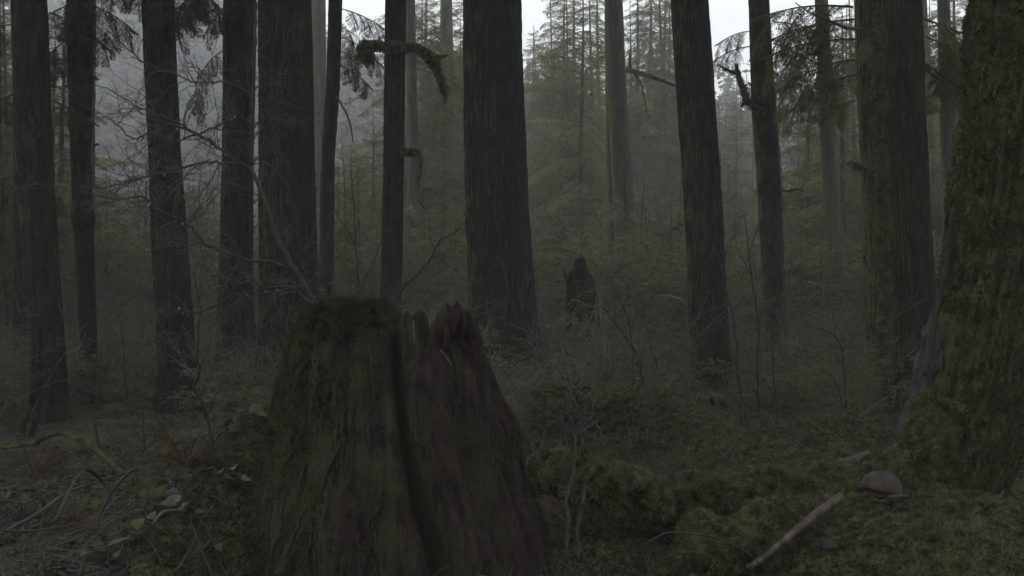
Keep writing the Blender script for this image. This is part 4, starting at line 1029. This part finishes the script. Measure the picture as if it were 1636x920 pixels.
# sticks
def stick(pp, rr, m, label, cat='stick', name='stick', sides=9, lump=.15, seed=0, group=None):
    pts = smooth_line(pp, 6); rad = np.interp(np.linspace(0, 1, len(pts)), np.linspace(0, 1, len(rr)), rr)
    loc = pts[0].copy(); mb = MB(); add_tube(mb, pts - loc, rad, sides, 0, lump, seed)
    o = mb.obj(name, [m]); o.location = loc; return tag(o, label, cat, group)
A = on_ground(1345, 792, lift=.14); B = on_ground(1218, 892, lift=.10) + np.array([0, -.10, .05])
ext = B + (B - A) * .25
stick([A, A * .66 + ext * .34 + [0, 0, .01], A * .33 + ext * .67, ext], [.026, .024, .022, .02], STICKM, 'stout peeled brown stick lying diagonally across the moss at lower right', lump=.12)
stick([P(1040, 774, 7.0), P(1100, 768, 7.1), P(1160, 760, 7.3), P(1210, 755, 7.5), P(1270, 745, 7.9)], [.012, .012, .010, .008, .005], RUSTWOOD, 'long thin reddish stick lying just above the bright mossy log')
stick([P(1180, 735, 7.4), P(1230, 722, 7.4), P(1270, 706, 7.5), P(1300, 695, 7.6)], [.003, .005, .006, .006], TWIG_D, 'thin arched twig above the long reddish stick')
stick([P(1020, 875, 5.7), P(1055, 855, 5.7), P(1080, 850, 5.7), P(1140, 857, 5.7), P(1190, 880, 5.6), P(1215, 900, 5.6)], [.005, .006, .006, .005, .004, .003], TWIG_D, 'arching brown twig crossing in front of the round mossy knob')
stick([P(1060, 893, 5.5), P(1090, 882, 5.5), P(1120, 883, 5.5), P(1150, 895, 5.5)], [.004, .004, .004, .003], TWIG_D, 'small low arched twig under the round mossy knob')
stick([P(-20, 716, 8.4), P(40, 710, 8.4), P(92, 692, 8.3), P(120, 700, 8.2), P(150, 716, 8.1), P(185, 745, 8.0), P(215, 778, 7.7)], [.012, .016, .017, .02, .022, .024, .02], MOSS_M, 'arched mossy fallen branch at left, humped over the ground by the leftmost trunk', 'branch', 'fallen_branch', lump=.35)
stick([P(-20, 862, 6.0), P(60, 820, 6.3), P(110, 785, 6.6), P(160, 768, 6.9), P(212, 752, 7.1)], [.010, .012, .010, .008, .005], TWIG, 'long grey stick sloping up from the lower left corner', sides=8)
stick([P(88, 832, 6.0), P(108, 790, 6.1), P(122, 764, 6.2), P(140, 746, 6.3)], [.009, .008, .007, .005], TWIG, 'grey stick standing steeply across the long sloping one')
stick([P(140, 748, 6.3), P(160, 765, 6.4), P(175, 790, 6.4), P(160, 820, 6.3), P(152, 850, 6.1)], [.014, .012, .012, .010, .006], TWIG_D, 'dark crooked stick bent like an elbow on the left slope')
stick([P(175, 790, 6.4), P(195, 765, 6.5), P(212, 750, 6.6)], [.008, .01, .012], BARK_M, 'short mossy stick rising right from the elbow shaped one')
stick([P(-10, 845, 5.6), P(40, 848, 5.7), P(90, 842, 5.9)], [.006, .007, .004], TWIG, 'short pale stick on the path at lower left')
stick([P(172, 872, 5.6), P(190, 864, 5.6), P(208, 859, 5.6)], [.008, .010, .006], STICKM, 'short reddish stick below the cut log end on the left slope')
stick([P(243, 838, 5.7), P(260, 818, 5.8), P(285, 814, 5.9)], [.008, .009, .006], GREYWOOD, 'curved grey stick under the bramble leaves')
stick([P(400, 655, 8.2), P(375, 662, 8.2), P(345, 690, 8.1), P(310, 700, 8.2)], [.008, .01, .008, .005], TWIG_D, 'dark crooked stick on the slope behind the bramble leaves')
# roots around the left tree
for k, (pp, lb) in enumerate([([(48, 650), (35, 690), (28, 740), (10, 760)], 'mossy root snaking down left of the leftmost trunk foot'), ([(58, 660), (50, 700), (48, 740)], 'thin upright mossy root against the leftmost trunk foot')]):
    stick([P(px, py, 9.3 - .1 * j) for j, (px, py) in enumerate(pp)], [.02, .03, .03, .02], BARK_D, lb, 'root', 'tree_root', lump=.35, seed=k)
# cut log end on the left slope
pc = on_ground(214, 838, lift=.03); axd = np.array([.75, .35, .12]); axd /= np.linalg.norm(axd)
pc = pc + np.array([0, 0, .03])
root = empty('cut_log', pc, 'short reddish log end with a dark sawn face on the left slope', 'log')
mb = MB(); add_tube(mb, np.array([[0, 0, 0], axd * .12, axd * .3, axd * .5]), [.055, .057, .056, .05], 24, 0, .12, 4); mb.obj('log_body', [mat('damp_log_wood', (0.03, 0.019, 0.015), (0.105, 0.066, 0.05), 24, 1, .5, .8, 60)], root)
mb = MB(); add_tube(mb, np.array([-axd * .004, axd * .003]), [.050, .054], 24); mb.obj('cut_end', [TWIG_D], root)

# ------------------------------------------------------------------ leafy plants, dead ferns
def leaf_mesh(name, m, seed, L=1.0):
    rng = np.random.default_rng(seed)
    n = 9; t = np.linspace(0, 1, n); w = .36 * np.sin(t ** .75 * math.pi) ** .8 * (1 + .22 * (np.arange(n) % 2)); w[0] = w[-1] = 0
    mid = np.stack([t, 0 * t, .10 * np.sin(t * 3) - .16 * t * t], 1)
    Lf = mid + np.stack([0 * t - .03, w, .10 * w + 0 * t], 1); Rt = mid + np.stack([0 * t - .03, -w, .10 * w], 1)
    V = np.vstack([mid, Lf, Rt]); i = np.arange(n - 1)
    F = np.vstack([np.stack([i, i + 1, n + i + 1, n + i], 1), np.stack([i + 1, i, 2 * n + i, 2 * n + i + 1], 1)])
    mb = MB(); mb.add(V * L, F); return mb.mesh(name, [m])
leafG = leaf_mesh('leaf', LEAF, 1); leafW = leaf_mesh('leaf', LEAF_W, 2)
def leafy(pxs, label, d_off=.0, size=.085, green=leafG, seed=0, cat='plant', name='bramble', lift=.12):
    rng = np.random.default_rng(seed)
    anchor = on_ground(*[sum(q) / len(pxs) for q in zip(*[(a_, b_) for a_, b_, *_ in pxs])], lift=lift)
    base = np.array([anchor[0], anchor[1], G(anchor[0], anchor[1])])
    root = empty(name, base, label, cat); stem = MB()
    for (px, py, *r) in pxs:
        wet = bool(r and r[0])
        p = on_ground(px, py, lift=lift * rng.uniform(.7, 1.0)); o = link('leaf', leafW if wet else green, root)
        if wet: o['label'] = 'pale wet leaf'
        s = size * rng.uniform(.75, 1.25); az = rng.uniform(0, 6.28)
        o.location = p - base; o.rotation_euler = (rng.uniform(-.5, .5) + (.5 if not wet else .2), rng.uniform(-.2, .5), az); o.scale = (s,) * 3
        if wet is False or True:
            mid = (p - base) * .5 + np.array([rng.normal(0, .02), 0, .05])
            add_tube(stem, smooth_line([(rng.normal(0, .02), 0, -.03), mid, p - base], 4), np.linspace(.004, .0018, 9), 4, 0, cap=False)
    stem.obj('stem', [TWIG_D], root)
    return root
leafy([(231, 772), (238, 785), (224, 790), (250, 783), (216, 800), (228, 812), (240, 820), (222, 828), (262, 800), (252, 806)], 'bramble with broad green leaves at the top of the left slope, beside the cut log', seed=1)
leafy([(298, 758), (285, 768, 1), (266, 785, 1), (280, 790, 1), (302, 775), (318, 768), (305, 800), (318, 795), (295, 815, 1), (312, 818, 1), (270, 770)], 'low plant with wet bluish leaves in the middle of the left slope', seed=2, size=.08)
leafy([(352, 752), (358, 762), (366, 768), (345, 770), (336, 748, 1), (378, 745, 1), (388, 752, 1), (372, 757, 1), (392, 742), (384, 765, 1)], 'plant with green and silvery wet leaves beside the left flank of the stump', seed=3, size=.085)
leafy([(370, 652), (382, 650), (398, 653), (408, 660), (375, 672), (390, 668), (412, 648), (365, 680)], 'maple like green leaves high on the slope left of the stump', seed=4, size=.10)
leafy([(172, 855), (180, 865), (208, 850), (150, 872), (140, 880), (165, 880), (188, 880), (348, 868), (335, 862)], 'scattered green leaves low on the left slope near the bottom', seed=5, size=.07)
leafy([(8, 800), (20, 806), (28, 796), (5, 815), (88, 798), (95, 790), (12, 790), (34, 808)], 'small bright green leaves by the left edge above the path', seed=6, size=.07)
leafy([(1010, 745), (1022, 742), (1030, 752), (1018, 758)], 'tiny bright green plant behind the whitish wood splinter', seed=7, size=.06)
leafy([(482, 402), (490, 410), (470, 404), (498, 404), (478, 412)], 'small green leaves among the bare limbs above the stump', seed=8, size=.07, lift=.6) if False else None

def frond(mb, base, az, L, droop, seed, m=0, up=.6, w=.22):
    rng = np.random.default_rng(seed)
    n = 26; s = np.linspace(.1, 1, n)
    A = np.stack([s * L, 0 * s, up * L * s - droop * L * s * s], 1)
    out = []
    for sg in (1, -1):
        l = L * w * np.sin(np.clip(1.1 - s, 0, 1) * 1.6) * (.8 + .4 * rng.random(n)) + .01
        d = np.stack([np.full(n, .35), sg * np.ones(n), -.35 - .5 * rng.random(n)], 1); d /= np.linalg.norm(d, axis=1)[:, None]
        wv = np.array([1.0, 0, 0]) * L / n * .30
        out.append(np.stack([A - wv, A + wv, A + d * l[:, None]], 1).reshape(-1, 3))
    V = np.vstack(out); mb.add(xf(V, az, 0, rng.normal(0, .3), 1, base), np.arange(len(V)).reshape(-1, 3), m)
    add_tube(mb, xf(A, az, 0, 0, 1, base), np.linspace(.004, .0015, n), 3, m, cap=False)
def dead_fern(px, py, n, L, label, seed, azr=(0, 360), lift=.05):
    p = on_ground(px, py, lift=lift); root = empty('dead_fern', p, label, 'fern', 'rust brown dead ferns')
    rng = np.random.default_rng(seed)
    for k in range(n):
        mb = MB(); frond(mb, (0, 0, 0), math.radians(rng.uniform(*azr)), L * rng.uniform(.6, 1.1), rng.uniform(.5, 1.1), seed * 10 + k, up=rng.uniform(.8, 2.2), w=.3)
        mb.obj('frond', [RUST], root, False)
dead_fern(300, 750, 17, .24, 'rust orange dead fern at the crest of the left slope under the tall dark stem', 1)
dead_fern(120, 838, 8, .20, 'faded reddish brown dead fern beside the path at lower left', 2)
dead_fern(55, 760, 7, .3, 'dull red dead fern under the arched mossy branch at left', 3)
# hanging rusty fronds right of the stump
root = empty('dead_fern', P(862, 795, 6.5), 'limp rusty dead fronds hanging close to the right flank of the stump', 'fern', 'rust brown dead ferns')
for k in range(7):
    mb = MB(); frond(mb, (0, 0, 0), math.radians(-70 + 22 * k), .24 + .02 * k, 1.5, 70 + k, up=.35, w=.16)
    mb.obj('frond', [RUST], root, False)

# ------------------------------------------------------------------ leafless shrubs and saplings one can pick out
def shrub(name, limbs, label, m, seed, twig_n=8, twig_L=.35, twig_r=.003, depth=2, drops=0, cat='shrub', kids=(2, 4), group=None, mtwig=None, dtw=.25):
    rng = np.random.default_rng(seed)
    base = np.array(P(*limbs[0][0][0])); root = empty(name, base, label, cat, group)
    tips = []; sp = MB(); tw = MB()
    for li, (pp, rr, tn) in enumerate(limbs):
        pts = smooth_line([P(*q) for q in pp], 6)
        rad = np.interp(np.linspace(0, 1, len(pts)), np.linspace(0, 1, len(rr)), rr)
        if len(pts) > 4: pts[1:-1] += rng.normal(0, .004, pts[1:-1].shape)
        mbl = MB(); add_tube(mbl, pts - base, rad, 7 if rad.max() > .006 else 4, 0, .08, li)
        mbl.obj('limb', [m], root)
        for k in range(tn):
            q = rng.uniform(.08, 1); i = min(len(pts) - 2, int(q * (len(pts) - 1)))
            t = pts[i + 1] - pts[i]; t /= np.linalg.norm(t) + 1e-9
            sd = np.cross(t, rng.normal(size=3)); sd /= np.linalg.norm(sd) + 1e-9
            sd[1] *= .8
            grow(tw, pts[i] - base, t * .6 + sd * .8, twig_L * rng.uniform(.5, 1.3), min(twig_r, rad[i] * .7), depth, rng, 3, 0, .45, kids, .03, 5, tips, .55)
    o = tw.obj('twigs', [mtwig or m], root); tag(o, kind='stuff')
    if drops:
        dm = MB(); oc = np.array([[1, 0, 0], [-1, 0, 0], [0, 1, 0], [0, -1, 0], [0, 0, 1.1], [0, 0, -1.3]], float)
        of = np.array([[0, 2, 4], [2, 1, 4], [1, 3, 4], [3, 0, 4], [2, 0, 5], [1, 2, 5], [3, 1, 5], [0, 3, 5]])
        for k in range(drops):
            pp, rr, tn = limbs[int(rng.integers(2, 8))]; pts = smooth_line([P(*q) for q in pp], 6); q = pts[int(rng.integers(3, len(pts)))]
            sd = rng.uniform(.003, .0065)
            dm.add(oc * [1, 1, 1.5] * sd + q - base - [0, 0, .008 + sd], of)
        tag(dm.obj('water_drops', [DROP], root), kind='stuff')['label'] = 'bright hanging water drops'
    return root
D0 = 6.4
def dl(lst, d=D0, slope=0.0): return [(px, py, d + slope * k) for k, (px, py) in enumerate(lst)]
shrub('bare_shrub', [
    (dl([(512, 496), (490, 465), (470, 430), (452, 398), (440, 372), (425, 325), (400, 266)], 6.25, .02), [.022, .020, .018, .017, .015, .013, .012], 14),
    (dl([(400, 266), (402, 210), (404, 150), (406, 80), (409, 10), (412, -80)], 6.4, 0), [.012, .011, .011, .010, .009, .007], 12),
    (dl([(502, 488), (467, 462), (440, 459), (420, 460), (397, 444), (365, 452), (342, 453)], 6.2, -.02), [.011, .010, .009, .009, .008, .006, .004], 12),
    (dl([(440, 460), (415, 462), (390, 468), (362, 477), (325, 497), (300, 500), (282, 480), (284, 445)], 6.15, -.03), [.008, .007, .007, .006, .006, .005, .003, .002], 16),
    (dl([(457, 427), (432, 419), (390, 414), (350, 400), (325, 387), (302, 360), (285, 350), (257, 337), (230, 316), (202, 317), (182, 319), (150, 310)], 6.25, -.04), [.010, .009, .009, .009, .008, .008, .007, .006, .006, .005, .003, .002], 26),
    (dl([(394, 266), (355, 260), (325, 260), (287, 269), (240, 281), (212, 287), (182, 297), (150, 302)], 6.4, .03), [.010, .009, .008, .007, .006, .005, .004, .002], 26),
    (dl([(394, 266), (355, 240), (325, 220), (290, 205), (270, 200), (237, 214), (210, 221), (187, 199), (150, 174)], 6.4, -.03), [.009, .008, .007, .006, .006, .005, .005, .004, .002], 26),
    (dl([(285, 227), (320, 212), (350, 200), (380, 180)], 6.3, .02), [.006, .006, .005, .003], 10),
    (dl([(402, 264), (427, 237), (445, 222), (470, 200)], 6.4, -.03), [.006, .005, .004, .002], 6),
    (dl([(404, 205), (422, 187), (435, 182), (460, 170), (480, 155)], 6.4, -.03), [.006, .005, .005, .004, .003], 8),
    (dl([(406, 145), (420, 127), (450, 112), (497, 92)], 6.4, -.03), [.005, .005, .004, .002], 6),
    (dl([(404, 150), (360, 132), (340, 132), (310, 132), (282, 120), (230, 101), (209, 90)], 6.4, .03), [.006, .006, .005, .005, .004, .003, .002], 12),
    (dl([(325, 222), (290, 200), (234, 177), (217, 170), (190, 152), (150, 136), (110, 150)], 6.5, .03), [.006, .006, .006, .005, .004, .003, .002], 8),
    (dl([(187, 199), (205, 180), (222, 165), (232, 155)], 6.2, .02), [.004, .004, .003, .002], 4),
    (dl([(230, 101), (200, 75), (180, 50), (170, 20)], 6.5, .02), [.004, .004, .003, .002], 5),
    (dl([(350, 262), (330, 300), (300, 330), (270, 300)], 6.5, .03), [.005, .004, .003, .002], 8),
    (dl([(302, 360), (320, 330), (345, 300), (352, 262)], 6.1, .03), [.005, .004, .003, .002], 8),
  ], 'sprawling leafless shrub leaning left from the top of the big stump, hung with water drops', TWIG_R, 3, twig_L=.36, twig_r=.0036, depth=2, drops=46, mtwig=TWIG)

shrub('bare_sapling', [(dl([(1215, 690), (1210, 600), (1212, 520), (1200, 440), (1196, 400), (1188, 340)], 9.5), [.010, .009, .008, .007, .006, .003], 7), (dl([(1210, 530), (1222, 470), (1236, 430), (1252, 380)], 9.5), [.006, .005, .004, .002], 6),
                       (dl([(1197, 405), (1210, 360), (1215, 320)], 9.5), [.005, .004, .002], 5), (dl([(1200, 440), (1180, 400), (1165, 395)], 9.5), [.004, .003, .002], 4)],
      'forked leafless sapling in front of the trunk with the forked dead branches', TWIG_D, 11, twig_L=.4)
shrub('bare_sapling', [(dl([(1186, 700), (1184, 640), (1176, 540), (1160, 460), (1140, 390), (1130, 370)], 8.8), [.011, .011, .010, .008, .006, .004], 6), (dl([(1183, 620), (1170, 560), (1150, 520), (1120, 490)], 8.8), [.006, .005, .004, .002], 5),
                       (dl([(1212, 605), (1190, 560), (1172, 530)], 8.8), [.005, .004, .003], 3), (dl([(1160, 460), (1158, 380), (1152, 300), (1150, 240)], 8.8), [.005, .005, .004, .003], 4)],
      'thin brownish sapling crossing the front of the big dark leaning trunk', TWIG_R, 12, twig_L=.35)
shrub('bare_sapling', [(dl([(1030, 690), (1026, 620), (1020, 570), (1000, 540), (975, 505), (955, 480), (945, 440)], 9.0), [.009, .008, .008, .007, .006, .004, .003], 8), (dl([(1024, 600), (1012, 560), (1000, 500), (985, 470), (975, 440)], 9.0), [.006, .006, .005, .004, .002], 6),
                       (dl([(1012, 700), (1012, 600), (1010, 520), (1028, 500)], 9.1), [.005, .005, .004, .002], 5), (dl([(1068, 700), (1060, 620), (1045, 570), (1030, 510), (1024, 480)], 9.1), [.005, .005, .004, .003, .002], 5)],
      'clump of leafless stems leaning left in front of the broken snag', TWIG_D, 13, twig_L=.35)
shrub('bare_sapling', [(dl([(570, 500), (572, 440), (568, 390), (566, 330), (560, 270)], 9.5), [.009, .009, .008, .006, .004], 6), (dl([(567, 390), (550, 360), (536, 340)], 9.5), [.006, .005, .003], 3),
                       (dl([(574, 470), (590, 430), (604, 400), (612, 370)], 9.5), [.007, .006, .005, .002], 4)],
      'leafless forked sapling behind the mossy cap of the stump', TWIG_D, 14, twig_L=.3)
shrub('bare_sapling', [(dl([(618, 505), (640, 465), (665, 438), (690, 410), (702, 385), (735, 365)], 7.0), [.010, .009, .008, .007, .005, .003], 5)],
      'thin stem arching up and right from behind the stump toward the thickest trunk', TWIG_D, 15, twig_L=.3)
shrub('bare_sapling', [(dl([(340, 760), (338, 700), (325, 650), (310, 620), (318, 590), (314, 560), (320, 500), (310, 440)], 6.9), [.009, .009, .009, .010, .010, .008, .006, .004], 8)],
      'dark crooked stem rising from the left slope beside the rust orange fern', TWIG_D, 16, twig_L=.3)
shrub('bare_sapling', [(dl([(902, 895), (908, 840), (905, 800), (916, 750), (918, 700), (905, 650)], 6.0), [.012, .012, .011, .009, .008, .005], 6), (dl([(925, 895), (922, 850), (928, 810), (935, 775)], 6.1), [.012, .012, .010, .007], 2),
                       (dl([(918, 700), (930, 680), (950, 660), (965, 640)], 6.0), [.005, .005, .004, .002], 5)],
      'twisted grey stems just right of the stump, rising out of the dark hollow', TWIG, 17, twig_L=.25)
shrub('bare_sapling', [(dl([(1238, 690), (1236, 600), (1234, 520), (1235, 480)], 8.5), [.006, .006, .005, .003], 4), (dl([(1345, 640), (1330, 600), (1310, 590)], 9), [.006, .005, .003], 4), (dl([(1352, 650), (1345, 560), (1325, 530), (1290, 520)], 9), [.007, .006, .005, .003], 6)],
      'loose arching stems in the brush left of the close pair of trunks', TWIG_D, 18, twig_L=.35)
shrub('bare_sapling', [(dl([(160, 720), (150, 660), (165, 600), (160, 560)], 8.2), [.008, .007, .006, .004], 6), (dl([(232, 720), (228, 650), (240, 600)], 8.0), [.006, .006, .004], 5), (dl([(202, 640), (198, 560), (190, 500)], 9.0), [.006, .005, .003], 5)],
      'leafless stems in the brush between the knobbly trunk and the dark trunk behind the twigs', TWIG_D, 19, twig_L=.35)

# ------------------------------------------------------------------ air
hz = MB()
bx = np.array([[x, y, z] for x in (-300, 300) for y in (-295, 300) for z in (-8, 56)], float)
hz.add(bx, np.array([[0, 1, 3, 2], [4, 6, 7, 5], [0, 4, 5, 1], [2, 3, 7, 6], [0, 2, 6, 4], [1, 5, 7, 3]]))
HM = bpy.data.materials.new('haze'); HM.use_nodes = True
HM.node_tree.nodes.clear()
pv = HM.node_tree.nodes.new('ShaderNodeVolumePrincipled'); ho = HM.node_tree.nodes.new('ShaderNodeOutputMaterial')
pv.inputs['Color'].default_value = (0.94, 0.965, 0.985, 1); pv.inputs['Density'].default_value = 0.0043; pv.inputs['Anisotropy'].default_value = 0.2
HM.node_tree.links.new(pv.outputs[0], ho.inputs['Volume'])
HM.cycles.homogeneous_volume = True
tag(hz.obj('haze', [HM], None, False), 'thin grey fog filling the forest', 'fog', kind='stuff')
print('tris', sum(sum(len(p.vertices) - 2 for p in o.data.polygons) for o in scene.objects if o.type == 'MESH' and o.data.users == 1 and len(o.data.polygons) < 0) )
print('conifers', nconf, 'objects', len(scene.objects))
